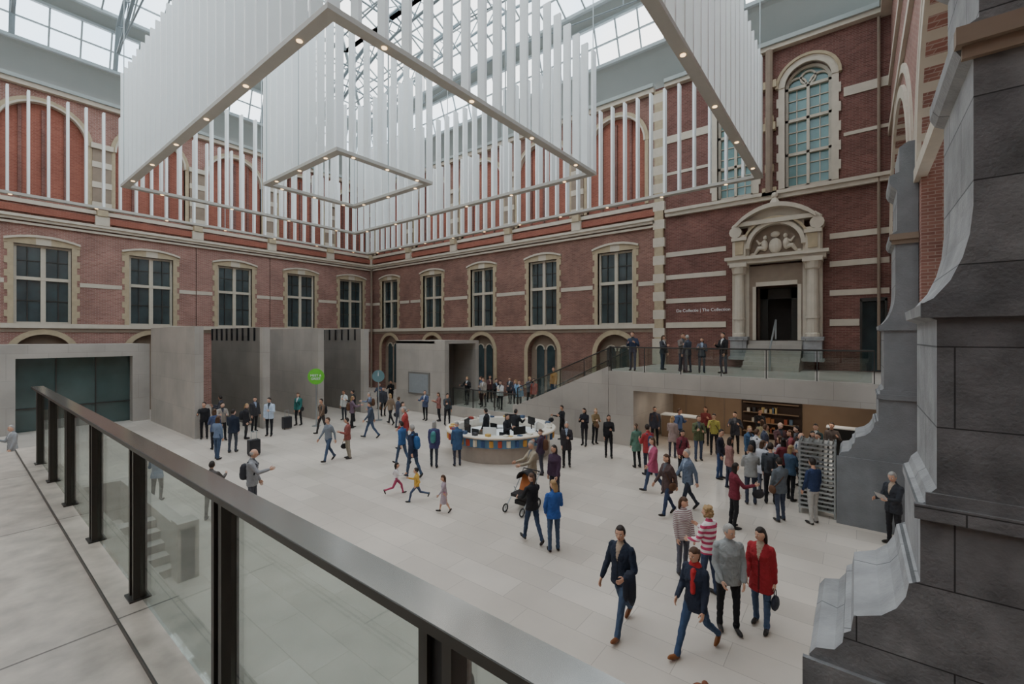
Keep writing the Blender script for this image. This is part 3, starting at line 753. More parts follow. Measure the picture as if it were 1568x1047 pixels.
SKINC=(208,162,136)
SHIRTS=[(200,200,198),(150,164,184),(90,92,98),(170,150,130),(60,62,70)]
PEND=[]
def person(name,x,y,H,th,top,bot,hair=(60,44,34),style='short',fem=False,pose='stand',z0=0.,shoe=(40,34,30),jl=.10,
           skin=SKINC,acc_col=None,scarf=None,bag=None,legs=None,armL=None,armR=None,lean=0.,headyaw=0.,headpitch=0.,skirt=False,near=False,wide=1.,topmat=None,child=False,bare=False):
    S=H/1.75; rnd=random.Random(int(abs(x)*1000+abs(y)*77))
    if legs is None:
        if pose=='walk':
            k=rnd.uniform(.6,.95); legs=[(.40*k,.10),(-.34*k,.3)] if rnd.random()<.5 else [(-.34*k,.3),(.40*k,.10)]
        elif pose=='run': legs=[(.7,.5),(-.45,.9)]
        else:
            a=rnd.uniform(.0,.14); b=-rnd.uniform(0,.12)
            legs=[(a,.05),(b,.04)] if rnd.random()<.5 else [(b,.04),(a,.22)]
    if armL is None:
        if pose=='walk': s=1 if legs[0][0]<0 else -1; armL=(.42*s,.1,.3,.0); armR=armR or (-.42*s,.1,.25,.0)
        elif pose=='run': armL=(-.5,.3,1.2,.2); armR=armR or (.6,.3,1.2,.2)
        else:
            c=rnd.random()
            armL=(.15,.12,.25,.1) if c<.4 else ((.35,.15,1.5,.5) if c<.8 else (.25,.35,1.9,.6))
    if armR is None:
        c=rnd.random(); armR=(.05,.12,.2,.1) if c<.45 else ((.4,.15,1.6,.4) if c<.8 else (.7,.25,1.1,.2))
    if not headyaw and pose=='stand': headyaw=rnd.uniform(-.6,.6)
    if not headpitch: headpitch=rnd.uniform(-.05,.2)
    RL=Ry(lean)
    hs=1.25 if child else 1.0
    hipw=.085*wide
    prims=[]; V=[];F=[]
    def addm(v,f):
        o=len(V); V.extend(v); F.extend([tuple(i+o for i in q) for q in f])
    def cap(p1,r1,p2,r2,lab):
        v,f=cap_rings(p1,r1,p2,r2); addm(v,f); prims.append(('c',np.array(p1,float),r1,np.array(p2,float),r2,lab))
    def loft(rings,lab,R=RL,K=16):
        vs=[];fs=[]
        for (h,rx,ry,ox) in rings:
            for k in range(K):
                a=2*pi*k/K; vs.append(R@np.array([ox+rx*math.cos(a),ry*math.sin(a),h]))
        for i in range(len(rings)-1):
            for k in range(K): fs.append((i*K+k,i*K+(k+1)%K,(i+1)*K+(k+1)%K,(i+1)*K+k))
        fs+=[tuple(range(K))[::-1],tuple(range((len(rings)-1)*K,len(rings)*K))]
        addm(vs,fs); prims.append(('l',rings,R,lab))
    fy=.93 if fem else 1.
    feet=[]
    trL=1 if not (skirt or bare) else 3
    for i,(hp,kn) in enumerate(legs):
        sd=1 if i==0 else -1
        hip=np.array([0,sd*hipw,-.0]); ab=.05 if pose!='walk' else .02
        td=nrm([math.sin(hp),sd*ab,-math.cos(hp)]); knee=hip+td*.42
        sh=hp-kn; sdv=nrm([math.sin(sh),0,-math.cos(sh)]); ank=knee+sdv*.40
        kr=.058; 
        cap(hip,.088*wide,knee,kr,trL); cap(knee,kr,ank,.044 if not(skirt or bare) else .034,trL)
        cap(knee+sdv*.08-np.array([.015,0,0]),.052,knee+sdv*.2-np.array([.012,0,0]),.05,trL)
        if trL==1: cap(ank-sdv*.05,.05,ank+sdv*.005,.053,1)
        fp=0.
        if pose=='walk' and hp<0: fp=-.75
        if pose=='walk' and hp>0: fp=.22
        if pose=='run': fp=.1 if hp>0 else -1.2
        fd=np.array([math.cos(fp),0,math.sin(fp)]); fn=np.array([-math.sin(fp),0,math.cos(fp)])
        out=np.array([0,sd*.12,0])
        heel=ank-fn*.045-fd*.035; ball=ank-fn*.05+fd*.12+out*.12; toe=ball+fd*.055+fn*.004
        cap(heel,.036,ball,.040,2); cap(ball,.04,toe,.028,2); cap(ank,.044,heel+fd*.05,.04,2)
        feet+= [heel[2]-.034,ball[2]-.036,toe[2]-.026]
    gz=min(feet)
    jw=.018
    if skirt:
        loft([(-.48,.17,.2,0),(-.2,.15,.185,0),(0,.125,.165,0),(.12,.10,.13,0)],1 if skirt!='dress' else 0)
    loft([(-.09,.08,.11,-.01),(-.02,.11*wide,.155*wide*(1.05 if fem else 1),-.01),(.05,.11*wide,.16*wide,-.005),(.12,.10*wide,.145*wide,0)],1)
    b=jw if jl>.05 else .004
    hem=-jl+.02
    fl=1.06 if jl>.2 else 1.
    R_=[(hem,(.118*wide+b)*fl,(.168*wide+b)*fl,-.005),(max(hem+.03,0.0),.116*wide+b,.165*wide+b,-.005),
        (.13,(.100 if fem else .108)*wide+b,(.135 if fem else .15)*wide+b,0),
        (.26,.108*wide+b,.150*wide*fy+b,.0),(.37,(.125 if fem else .118)*wide+b,.170*fy+b,.008 if fem else 0),
        (.46,.105+b,.178*fy+b,-.008),(.52,.078+b,.135*fy+b,-.012),(.555,.052+b,.075+b,-.012)]
    loft(R_,0)
    nb=RL@np.array([-.012,0,.52]); nt=RL@np.array([.01,0,.64]); cap(nb,.052*(.9 if fem else 1),nt,.048*(.9 if fem else 1),3)
    if jl>.05: 
        cb=RL@np.array([-.012,0,.545]); ct=RL@np.array([-.01,0,.575]); cap(cb,.072,ct,.066,0)
    if scarf:
        cb=RL@np.array([-.0,0,.56]); cap(cb+np.array([0,-.035,0]),.062,cb+np.array([0,.035,0]),.062,6)
        cap(RL@np.array([.10,.03,.5]),.04,RL@np.array([.135,.04,.18]),.035,6)
    hands=[]
    for i,(pt,ab,el,inw) in enumerate((armL,armR)):
        sd=1 if i==0 else -1
        sh=RL@np.array([-.01,sd*.168*fy*(1 if wide<1.1 else 1.05),.475])
        ud=RL@nrm([math.sin(pt)*math.cos(ab),sd*math.sin(ab),-math.cos(pt)*math.cos(ab)])
        elb=sh+ud*.29
        fdv=RL@nrm([math.sin(pt+el),sd*math.sin(ab)*.5-sd*inw,-math.cos(pt+el)])
        wr=elb+fdv*.245
        thk=.012 if jl>.05 else .004
        cap(sh,.058+thk*.6,elb,.042+thk,0)
        if bare and not child: cap(elb,.04,wr,.029,3)
        else: cap(elb,.041+thk,wr,.030+thk,0)
        hands.append((wr+fdv*.01,fdv,sd))
    if bag=='back':
        cap(RL@np.array([-.2,.0,.15]),.11,RL@np.array([-.19,0,.38]),.10,6)
        for q in(-1,1):
            cap(RL@np.array([-.1,q*.1,.53]),.022,RL@np.array([.1,q*.1,.45]),.022,6); cap(RL@np.array([.12,q*.1,.42]),.022,RL@np.array([.06,q*.14,.2]),.022,6)
    me=bpy.data.meshes.new('tmp'); me.from_pydata([tuple(v*S) for v in V],[],F); me.update()
    ob=bpy.data.objects.new('tmp',me); bpy.context.collection.objects.link(ob)
    r=ob.modifiers.new('r','REMESH'); r.mode='VOXEL'; r.voxel_size=(.0105 if near else .019)*max(S,.6)
    sm=ob.modifiers.new('s','SMOOTH'); sm.factor=.5; sm.iterations=4 if near else 2
    ac=Acc()
    for w,d,sd in hands: hand(ac,w,d,sd,1.0,rnd.uniform(.25,.5))
    hc=nt+RL@np.array([.022,0,.075+(.015 if child else 0)]); HR=RL@Rz(headyaw)@Ry(headpitch)
    head(ac,hc,HR,hs*(1.0 if not fem else .96),style,0,fem,near)
    if bag in('hand','handL'):
        w,d,sd=hands[1 if bag=='hand' else 0]; b=w+d*.1
        ac.add(*tubem([b+[.07,0,-.16],b+[.06,0,-.05],b+[0,0,.0],b+[-.06,0,-.05],b+[-.07,0,-.16]],[.008]*5,5),6)
        ac.add(*ellm(b+np.array([0,0,-.24]),(.15,.06,.12)),6)
    if bag=='shoulder':
        ac.add(*ellm(RL@np.array([.0,.23,-.03]),(.14,.055,.12)),6)
        ac.add(*tubem([(.05,.22,.05),(.12,.1,.3),(.06,-.10,.5),(-.05,-.13,.53),(-.13,.0,.35),(-.1,.15,.15),(-.05,.22,.05)],[.014]*7,5),6)
    if bag=='coat':
        w,d,sd=hands[0]; el=w-d*.13
        ac.add(*tubem([el+[0,0,.07],el+[.02,.02,.0],el+[.03,.03,-.15],el+[.0,.03,-.34],el+[-.03,.03,-.46]],[.05,.085,.09,.075,.03],9),6)
        ac.add(*tubem([el+[0.06,0,.04],el+[.09,.0,-.1],el+[.1,.0,-.28],el+[.1,0,-.36]],[.05,.06,.05,.02],8),6)
    if bag=='paper':
        w,d,sd=hands[0]; b=w+d*.12
        ac.add([b+[-.02,-.14,.0],b+[.08,-.14,.14],b+[.08,.10,.14],b+[-.02,.10,.0],b+[-.018,-.14,-.002],b+[.082,-.14,.138],b+[.082,.10,.138],b+[-.018,.10,-.002]],[(0,1,2,3),(4,5,6,7),(0,1,5,4),(3,2,6,7)],7)
    cl=lambda c:mat('cloth_%d_%d_%d'%c,c,.85,noise=.22,nscale=9,bump=.55)
    ak=acc_col or scarf or (40,38,40)
    shc=rnd.choice(SHIRTS)
    mats=[topmat or cl(top),cl(bot),mat('shoe_%d_%d_%d'%shoe,shoe,.5),
          mat('skin_%d_%d_%d'%skin,skin,.55,noise=.05),mat('hair_%d_%d_%d'%hair,hair,.6,noise=.4,nscale=60,bump=.3,bscale=60),M_black,mat('acc_%d_%d_%d'%ak,ak,.75,bump=.3),
          mat('eye_white',(225,220,214),.3),mat('lips',(176,96,90),.5),cl(shc),cl(tuple(int(c*.6) for c in top))]
    vee=(jl>=.1 and not scarf and topmat is None and rnd.random()<.7)
    PEND.append((name,ob,prims,ac,gz,S,(x,y,z0),math.radians(38+th),mats,vee,RL,jl))
def finish_people():
    bpy.context.view_layer.update()
    dg=bpy.context.evaluated_depsgraph_get()
    for name,ob,prims,ac,gz,S,loc,rot,mats,vee,RL,jl in PEND:
        me=bpy.data.meshes.new_from_object(ob.evaluated_get(dg))
        n=len(me.vertices); co=np.empty(n*3); me.vertices.foreach_get('co',co); co=co.reshape(-1,3)/S
        nf=len(me.polygons); cen=np.empty(nf*3); me.polygons.foreach_get('center',cen); cen=cen.reshape(-1,3)/S
        best=np.full(nf,1e9); lab=np.zeros(nf,int)
        for p in prims:
            if p[0]=='c':
                _,a,r1,b,r2,l=p; ab=b-a; t=np.clip(((cen-a)@ab)/max(ab@ab,1e-9),0,1)
                d=np.linalg.norm(cen-(a+t[:,None]*ab),axis=1)-(r1+(r2-r1)*t)
            else:
                _,rg,R,l=p; q=cen@R; hs=[g[0] for g in rg]; h=q[:,2]; hc=np.clip(h,hs[0],hs[-1])
                rx=np.interp(hc,hs,[g[1] for g in rg]); ry=np.interp(hc,hs,[g[2] for g in rg]); ox=np.interp(hc,hs,[g[3] for g in rg])
                e=np.sqrt(((q[:,0]-ox)/rx)**2+(q[:,1]/ry)**2); d=(e-1)*np.minimum(rx,ry)
                dz=np.abs(h-hc); d=np.sqrt(np.clip(d,0,None)**2+dz**2)+np.minimum(d,0)*(dz<1e-9)
            u=d<best; best[u]=d[u]; lab[u]=l
        q=cen@RL
        if vee:
            m_=(lab==0)&(q[:,2]>.30)&(q[:,2]<.60)&(q[:,0]>.02)&(np.abs(q[:,1])<(q[:,2]-.30)*.24)
            lab[m_]=9
            m_=(lab==0)&(q[:,2]>-jl)&(q[:,2]<=.31)&(q[:,0]>.07)&(np.abs(q[:,1])<.011)
            lab[m_]=10
        fold=.0045*np.sin(co[:,2]*55+np.sin(co[:,1]*23)*2+co[:,0]*31)*np.sin(co[:,1]*37+co[:,2]*13)
        r_=np.linalg.norm(co[:,:2],axis=1)+1e-6
        msk=(co[:,2]<.5)
        co[:,0]+=fold*msk*co[:,0]/r_; co[:,1]+=fold*msk*co[:,1]/r_
        faces=[tuple(p.vertices) for p in me.polygons]
        av=np.array(ac.v); allv=np.vstack([co,av]); fs=faces+[tuple(i+n for i in f) for f in ac.f]
        ml=list(lab)+ac.m
        allv=allv-np.array([0,0,gz]); allv[:,2]=np.maximum(allv[:,2],0.0); allv*=S
        m2=bpy.data.meshes.new(name); m2.from_pydata(allv.tolist(),[],fs)
        for m in mats: m2.materials.append(m)
        m2.polygons.foreach_set('material_index',np.array(ml,dtype=np.int32)); m2.polygons.foreach_set('use_smooth',[True]*len(fs)); m2.update()
        o=bpy.data.objects.new(name,m2); bpy.context.collection.objects.link(o); o.location=loc; o.rotation_euler=(0,0,rot)
        tm=ob.data; bpy.data.objects.remove(ob); bpy.data.meshes.remove(tm); bpy.data.meshes.remove(me)

def stripemat(name,c1,c2,f):
    m,nt,b=newmat(name); L=nt.links; tc=nt.nodes.new('ShaderNodeTexCoord'); w=nt.nodes.new('ShaderNodeTexWave'); w.bands_direction='Z'; w.inputs['Scale'].default_value=f
    w.inputs['Distortion'].default_value=1.0; L.new(tc.outputs['Object'],w.inputs['Vector']); cr=nt.nodes.new('ShaderNodeValToRGB'); cr.color_ramp.interpolation='CONSTANT'
    cr.color_ramp.elements[0].color=srgb(*c1); cr.color_ramp.elements[1].color=srgb(*c2); cr.color_ramp.elements[1].position=.5
    L.new(w.outputs['Fac'],cr.inputs[0]); L.new(cr.outputs[0],b.inputs['Base Color']); b.inputs['Roughness'].default_value=.85; return m
NAVY=(34,42,58);JEAN=(66,82,106);BLK=(34,33,36);GREY=(128,130,132);BR=(84,58,40);BLOND=(168,136,94);GRH=(160,156,150);DK=(44,34,28)
person('walking_man_navy_jacket',-2.97,6.65,1.74,225,NAVY,JEAN,DK,pose='walk',legs=[(.38,.08),(-.36,.4)],armL=(.15,.3,1.25,.3),armR=(.2,.22,.3,0),bag='coat',acc_col=(30,34,48),shoe=(120,70,36),jl=.12,near=True,headyaw=.25)
person('walking_woman_red_scarf',-1.89,6.85,1.66,215,(38,44,60),(58,78,108),BR,'pony',True,'walk',legs=[(-.42,.45),(.45,.06)],armL=(.1,.12,.3,0),armR=(.2,.15,.9,.3),scarf=(184,44,48),shoe=(130,78,38),jl=.16,near=True)
person('man_grey_jacket',-1.62,7.72,1.72,262,(150,152,150),BLK,GRH,'short',legs=[(.05,.06),(-.06,.05)],armL=(.1,.16,.35,.2),armR=(.15,.15,.5,.3),jl=.14,near=True,wide=1.12)
person('woman_red_coat',-1.22,8.12,1.64,225,(156,36,44),(70,86,112),DK,'bob',True,legs=[(.1,.05),(-.1,.1)],armL=(-.1,.12,.15,0),armR=(.25,.1,.6,.2),bag='handL',acc_col=(44,46,56),jl=.28,near=True)
person('woman_striped_sweater',-2.13,8.56,1.62,120,(200,60,100),(60,70,96),BLOND,'curly',True,armL=(.3,.2,.9,.2),jl=.08,near=True,topmat=stripemat('striped_pink',(196,64,104),(232,220,220),3.2))
person('woman_patterned_shirt',-2.72,9.0,1.55,280,(168,160,158),(90,90,100),BR,'bob',True,jl=.12,near=True,topmat=stripemat('mottled_grey',(150,120,124),(210,206,200),9))
person('woman_burgundy_top',-2.37,11.94,1.62,350,(112,38,52),BLK,DK,'bob',True,'stand',jl=.12,near=True,bag='hand')
person('boy_blue_sweater',-5.25,8.21,1.56,100,(48,86,154),JEAN,BLOND,'bob',True,'stand',armL=(.1,.2,.5,.3),armR=(.3,.2,1.2,.5),jl=.10,near=True)
person('woman_black_top',-5.84,8.22,1.58,120,BLK,(52,66,90),BR,'pony',True,'walk',armL=(.6,.1,.6,.1),armR=(.6,.1,.6,.1),jl=.08,near=True)
person('running_child_grey_dress',-8.70,8.17,.98,200,(176,160,168),(190,124,150),BR,'bob',True,'walk',skirt='dress',child=True,jl=.05,near=True)
person('running_child_yellow_shirt',-9.94,8.28,1.0,190,(206,164,74),(70,84,110),DK,'short',False,'run',child=True,jl=.06,near=True)
person('running_child_pink_trousers',-10.83,8.25,1.0,20,(222,216,216),(168,64,96),DK,'bob',True,'run',child=True,jl=.05,near=True)
person('man_dark_blue_coat',-11.65,9.54,1.76,150,(44,54,78),JEAN,GRH,'short',False,'walk',bag='back',acc_col=(44,94,146),jl=.25)
person('visitor_blue_jacket',-13.15,10.27,1.6,150,(54,92,140),JEAN,DK,pose='walk')
person('woman_teal_jacket',-12.04,10.83,1.68,90,(70,70,110),(50,54,66),GRH,'bob',True,jl=.2,bag='back',acc_col=(66,124,124))
person('woman_blue_coat',-11.50,11.46,1.62,110,(62,90,126),(60,64,80),GRH,'short',True,jl=.28)
person('man_red_check_shirt',-15.52,9.52,1.6,210,(140,78,72),(150,140,124),DK,bag='hand')
person('man_grey_shirt',-15.68,8.83,1.68,240,(120,126,134),JEAN,BR,pose='walk',jl=.04)
person('man_grey_cardigan',-12.55,4.95,1.76,20,(140,140,142),(70,72,80),GRH,'bald',jl=.12,bag='back',acc_col=(50,50,56))
person('visitor_brown_jacket',-13.15,4.20,1.5,100,(90,84,80),BLK,DK,jl=.1)
for i,(x,y,h,th,t,b,hr,st,fm,ps) in enumerate([
 (-23.71,7.28,1.72,300,BLK,BLK,DK,'short',0,'stand'),(-19.38,6.39,1.68,80,(110,126,150),JEAN,BR,'long',1,'stand'),
 (-20.09,7.18,1.76,100,NAVY,(70,74,84),DK,'short',0,'stand'),(-22.19,8.47,1.65,20,(40,38,42),BLK,BLOND,'bob',1,'stand'),
 (-23.6,9.4,1.75,330,(60,58,60),BLK,DK,'short',0,'stand'),(-22.04,9.44,1.84,280,(186,200,216),BLK,DK,'short',0,'stand'),
 (-23.45,11.51,1.76,260,(46,106,100),BLK,BR,'long',1,'stand'),(-20.35,11.12,1.72,240,(110,90,74),(60,56,56),DK,'short',0,'walk'),
 (-22.88,13.83,1.7,250,(204,204,200),(56,58,66),BR,'short',0,'stand'),(-22.13,13.93,1.78,180,BLK,BLK,DK,'short',0,'stand'),
 (-21.08,14.27,1.68,200,(112,124,146),(70,80,100),GRH,'bob',1,'stand'),(-22.18,15.95,1.76,300,(60,60,66),BLK,DK,'short',0,'stand'),
 (-19.72,14.64,1.66,150,(140,120,100),BLK,BLOND,'long',1,'walk'),(-18.70,14.36,1.62,40,(70,74,90),(80,84,96),BR,'short',0,'stand'),
 (-14.72,11.64,1.8,200,(170,66,64),(76,84,104),GRH,'short',0,'walk'),(-16.9,13.2,1.66,10,(160,154,146),JEAN,DK,'long',1,'stand'),
 (-10.6,17.3,1.6,200,BLK,BLK,DK,'short',0,'stand'),(-8.26,13.78,1.66,260,(50,46,50),BLK,GRH,'bob',1,'stand'),
 (-9.30,17.0,1.64,240,(34,32,40),(40,38,44),DK,'long',1,'stand'),(-9.03,17.5,1.6,290,(130,108,76),BLK,BLOND,'bob',1,'stand'),
 (-7.64,15.92,1.68,260,(30,30,34),BLK,DK,'bob',1,'stand'),(-8.5,12.5,1.56,150,(66,50,70),(60,60,70),BR,'short',1,'stand'),
 (-6.27,15.34,1.58,100,(90,124,108),BLK,BR,'pony',1,'stand'),(-5.61,14.70,1.74,110,(160,56,60),(50,52,66),DK,'short',0,'stand'),
 (-4.83,13.08,1.68,190,(176,84,112),(64,76,104),BR,'long',1,'walk'),(-3.92,11.64,1.62,200,(84,66,64),(52,64,92),BR,'bob',1,'walk'),
 (-3.59,12.28,1.68,190,(100,112,130),(50,54,66),GRH,'short',0,'walk'),(-4.62,15.21,1.6,280,(120,54,64),BLK,DK,'long',1,'stand'),
 (-4.74,17.61,1.74,260,(90,96,66),(70,80,104),BR,'short',0,'stand'),(-4.5,18.9,1.66,250,(170,162,84),BLK,DK,'short',0,'stand'),
 (-3.56,15.78,1.66,320,(44,44,56),(58,76,112),DK,'short',0,'stand'),(-3.87,19.6,1.7,240,(60,62,70),BLK,DK,'short',0,'stand'),
 (-5.67,17.46,1.62,60,(150,130,124),(60,60,70),BLOND,'long',1,'stand'),(-2.23,15.11,1.6,30,(190,190,196),(100,104,120),BR,'bob',1,'stand'),
 (-1.92,14.36,1.72,60,(70,74,80),BLK,DK,'short',0,'stand'),(-1.54,13.13,1.62,95,(92,98,104),(64,72,90),DK,'short',0,'stand'),
 (-1.75,15.7,1.64,90,(116,50,56),BLK,DK,'long',1,'stand'),(-1.35,16.53,1.7,200,(164,160,156),BLK,BR,'bald',0,'stand'),
 (-.86,13.45,1.66,100,(44,58,92),(176,172,166),DK,'short',0,'stand'),(-2.6,16.4,1.68,20,(196,194,196),JEAN,BR,'short',0,'stand'),
 (-2.95,17.2,1.62,290,(64,90,120),BLK,BLOND,'long',1,'stand'),(-2.12,18.0,1.72,270,(90,60,60),BLK,GRH,'bald',0,'stand'),
 (-1.72,17.3,1.62,150,(140,72,74),(60,60,70),BR,'bob',1,'stand'),(-.7,19.5,1.66,240,(90,80,76),BLK,DK,'short',0,'stand'),
 (-1.1,18.6,1.7,200,(60,84,84),BLK,DK,'short',0,'stand'),(-2.8,18.9,1.6,60,(170,158,124),BLK,BR,'bob',1,'stand'),(-3.2,21.0,1.7,260,(40,40,44),BLK,DK,'short',0,'stand'),
 (-5.9,19.0,1.7,300,(90,110,150),JEAN,BR,'short',0,'stand'),(-15.8,3.7,1.5,100,(90,120,150),BLK,BR,'bob',1,'stand'),(-23.4,1.4,1.62,250,(150,150,150),(80,80,84),GRH,'short',0,'stand'),
 (-25.6,8.6,1.72,200,(80,80,90),BLK,DK,'short',0,'stand'),(-21.2,6.9,1.7,140,(70,80,110),BLK,BR,'bob',1,'stand'),(-22.8,7.7,1.74,320,(150,140,130),BLK,DK,'short',0,'stand'),
 (-20.6,12.9,1.66,30,(110,90,104),BLK,BLOND,'long',1,'stand'),(-17.8,12.1,1.7,200,(70,80,96),JEAN,DK,'short',0,'walk'),
 (-1.5,14.95,1.6,20,(64,84,106),BLK,BLOND,'long',1,'stand'),(-2.35,13.95,1.66,70,(146,146,144),(50,54,70),BR,'short',0,'stand'),(-1.0,15.6,1.72,160,(50,60,84),BLK,GRH,'short',0,'stand'),
 (-3.1,14.9,1.62,350,(150,110,104),(60,66,84),DK,'bob',1,'stand'),(-.95,16.9,1.7,220,(100,108,98),BLK,DK,'short',0,'stand'),(-1.9,16.3,1.58,120,(170,162,170),BLK,BR,'long',1,'stand'),
 (-6.9,18.9,1.7,250,(60,60,70),BLK,DK,'short',0,'stand'),(-5.2,20.4,1.68,240,(126,60,60),BLK,BR,'bob',1,'stand'),
 (-19.2,16.6,1.7,250,(80,90,120),BLK,DK,'short',0,'stand'),(-18.4,16.9,1.62,200,(140,90,82),BLK,BR,'bob',1,'stand'),(-17.2,16.4,1.72,300,(60,66,70),BLK,DK,'short',0,'stand'),
 (-1.6,18.0,1.66,180,(44,44,50),BLK,DK,'short',0,'stand'),(-2.5,17.4,1.7,330,(70,74,90),BLK,BR,'short',0,'stand'),(-1.15,17.7,1.6,240,(120,110,104),BLK,DK,'bob',1,'stand'),
 ]):
    person('standing_woman' if fm and ps=='stand' else ('walking_woman' if fm else ('standing_man' if ps=='stand' else 'walking_man')),x,y,h,th,t,b,hr,st,bool(fm),ps,
       jl=random.choice([.04,.1,.14,.26] if fm else [.04,.1,.14]),bag=random.choice([None,None,'back','shoulder','hand']),acc_col=random.choice([(40,40,44),(90,60,40),(50,70,100)]),skin=random.choice([SKINC,(198,150,124),(216,174,150)]))
person('man_on_stairs_blue',-7.9,18.9,1.76,240,(50,60,84),(70,80,104),BR,z0=3.2)
for x,y,h,th,t,fm in[(-5.95,19.6,1.68,280,(120,110,104),0),(-5.09,19.4,1.5,250,(90,90,100),1),(-4.30,19.59,1.7,200,BLK,0),(-7.0,20.2,1.6,300,(60,60,66),1),(-6.1,20.3,1.62,260,(150,70,70),1),(-5.6,19.2,1.6,120,(70,76,90),0)]:
    person('standing_woman' if fm else 'standing_man',x,y,h,th,t,(60,64,80),random.choice([DK,BR,GRH]),'bob' if fm else 'short',bool(fm),z0=3.2)
person('woman_red_jacket',-13.3,18.9,1.6,240,(160,70,60),BLK,DK,'bob',True,z0=.95)
person('man_on_stairs_orange',-12.4,19.4,1.68,230,(176,126,66),JEAN,BR,z0=1.467)
for x,y,t,fm in[(-18.6,19.4,BLK,0),(-17.9,19.9,(70,80,110),1),(-17.2,19.3,(150,140,130),0),(-16.5,19.6,BLK,0),(-15.9,19.3,(196,194,190),0),(-15.2,19.8,(60,64,76),1),(-14.6,19.3,(110,144,170),0),(-18.2,21.0,(90,60,60),1),(-16.8,21.3,(60,60,66),0),(-15.4,21.4,(100,100,110),0)]:
    person('standing_woman' if fm else 'standing_man',x,y,random.uniform(1.6,1.78),random.choice([200,240,270,300]),t,BLK,random.choice([DK,BR,BLOND]),'bob' if fm else 'short',bool(fm),z0=.6)
for x,y,t in[(-21.5,22.9,BLK),(-20.5,22.3,(130,60,60)),(-24.6,17.4,(80,90,110)),(-25.4,18.9,BLK),(-26.2,17.2,(130,70,62)),(-24.9,20.2,(64,84,110))]:
    person('standing_man',x,y,1.72,270,t,BLK,DK)
for x,y,th in[(-12.4,14.1,160),(-11.3,14.7,60),(-10.9,13.6,330)]:
    person('desk_attendant',x,y,1.68,th,(34,34,38),BLK,random.choice([DK,BLOND]),'short')
person('man_reading_leaflet',.66,13.2,1.66,190,(48,50,56),BLK,GRH,'short',armL=(.4,.1,1.3,.2),armR=(.3,.1,1.2,.2),bag='paper',headpitch=.3,jl=.15,near=True)
person('woman_below_balcony',-1.05,4.05,1.66,120,(120,70,60),BLK,(120,66,40),'curly',True)
person('man_below_balcony',-2.8,2.9,1.66,100,(70,70,76),BLK,DK,'short')
person('man_with_pushchair',-7.35,10.35,1.74,200,(160,148,128),(80,76,72),GRH,'short',armL=(.7,.1,.7,.1),armR=(.7,.1,.7,.1))
person('woman_beside_pushchair',-6.75,10.6,1.66,230,(70,50,70),(60,60,70),DK,'bob',True)
finish_people()

mb=MB(); ox,oy=-7.15,9.6
M_or=mat('pushchair_orange',(190,112,60),.7)
for dx in(-.28,.28):
    for dy,r in((-.38,.1),(.32,.14)):
        pts=[(ox+dx,oy+dy+r*math.cos(a),r+.02+r*math.sin(a)) for a in [2*pi*k/14 for k in range(15)]]
        mb.tube(pts,.02,M_black,6,False)
        for k in range(4):
            a=pi*k/4; mb.tube([(ox+dx,oy+dy-r*math.cos(a),r+.02-r*math.sin(a)),(ox+dx,oy+dy+r*math.cos(a),r+.02+r*math.sin(a))],.006,M_metal,4)
    mb.tube([(ox+dx,oy-.38,.12),(ox+dx,oy+.1,.55),(ox+dx,oy+.45,1.0)],.014,M_metal,6)
    mb.tube([(ox+dx,oy+.32,.16),(ox+dx,oy+.0,.6)],.014,M_metal,6)
mb.tube([(ox-.28,oy+.45,1.0),(ox+.28,oy+.45,1.0)],.016,M_black,6)
mb.tube([(ox-.28,oy+.32,.16),(ox+.28,oy+.32,.16)],.012,M_metal,6)
mb.prism([(ox-.2,.42),(ox+.2,.42),(ox+.2,.5),(ox-.2,.5)],oy-.25,oy+.12,M_black)
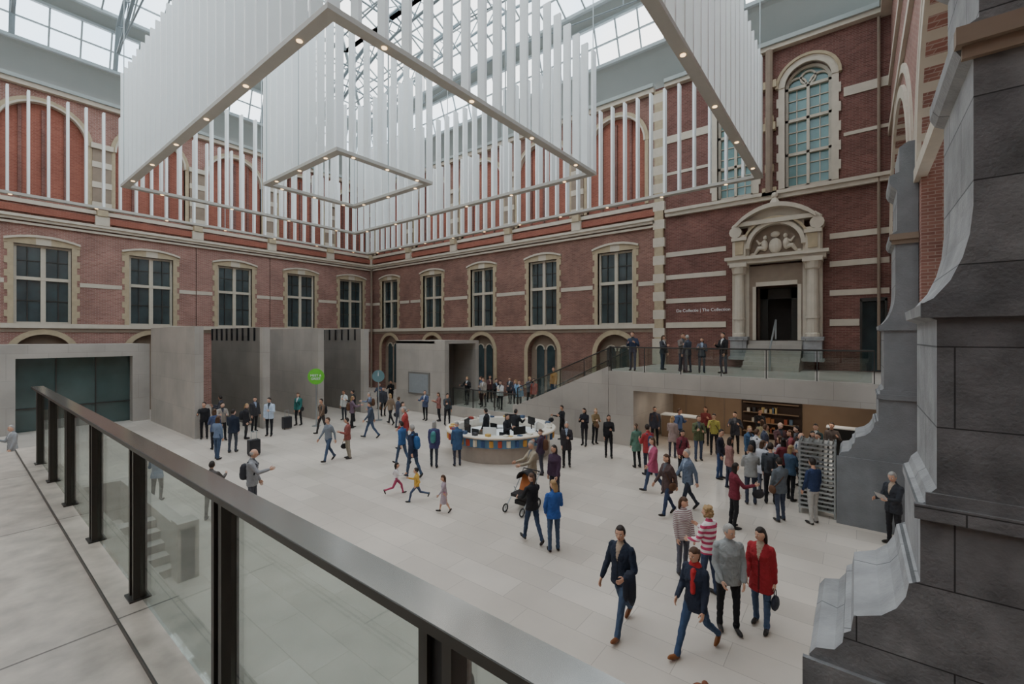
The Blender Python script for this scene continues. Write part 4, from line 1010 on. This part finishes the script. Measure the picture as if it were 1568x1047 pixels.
mb.add([(ox-.2,oy+.1,.45),(ox+.2,oy+.1,.45),(ox+.2,oy+.3,.88),(ox-.2,oy+.3,.88),(ox-.2,oy+.15,.45),(ox+.2,oy+.15,.45),(ox+.2,oy+.35,.88),(ox-.2,oy+.35,.88)],[(0,1,2,3),(4,5,6,7),(0,3,7,4),(1,2,6,5),(2,3,7,6),(0,1,5,4)],M_or)
mb.ring(ox,.8,.2,.24,oy+.05,oy+.34,M_black,n=10)
mb.box(ox-.22,ox+.22,oy-.05,oy+.25,.15,.26,M_black)
mb.build('pushchair')
for x,y,c in[(-23.0,10.7,(50,50,54)),(-18.9,7.5,(40,40,44))]:
    mb=MB(); m=mat('suitcase%d'%c[0],c,.5)
    mb.box(x-.13,x+.13,y-.2,y+.2,.06,.62,m); mb.box(x-.14,x+.14,y-.15,y+.15,.1,.58,m)
    for dx in(-.1,.1):
        for dy in(-.16,.16): mb.ell((x+dx,y+dy,.03),(.03,.02,.03),M_black)
    mb.tube([(x,y-.1,.62),(x,y-.1,.95),(x,y+.1,.95),(x,y+.1,.62)],.012,M_metal,6); mb.build('suitcase')

# ------------------------------------------------------------ world + light
w=bpy.data.worlds.new('overcast_sky'); bpy.context.scene.world=w; w.use_nodes=True; nt=w.node_tree
bg=nt.nodes['Background']; tc=nt.nodes.new('ShaderNodeTexCoord'); n=nt.nodes.new('ShaderNodeTexNoise'); n.inputs['Scale'].default_value=2.2; n.inputs['Detail'].default_value=5
nt.links.new(tc.outputs['Generated'],n.inputs['Vector']); cr=nt.nodes.new('ShaderNodeValToRGB'); nt.links.new(n.outputs['Fac'],cr.inputs[0])
cr.color_ramp.elements[0].position=.40; cr.color_ramp.elements[0].color=(.66,.83,1,1); cr.color_ramp.elements[1].position=.60; cr.color_ramp.elements[1].color=(1,.98,.95,1)
nt.links.new(cr.outputs[0],bg.inputs['Color']); bg.inputs['Strength'].default_value=4.1

cd=bpy.data.cameras.new('camera'); cam=bpy.data.objects.new('camera',cd); bpy.context.collection.objects.link(cam)
cam.location=(0,0,4.7); cam.rotation_euler=(pi/2,0,math.radians(38)); cd.sensor_width=36; cd.lens=15.5; cd.shift_y=-.0048; cd.clip_start=.05; cd.clip_end=300
bpy.context.scene.camera=cam
bpy.context.scene.view_settings.view_transform='AgX'
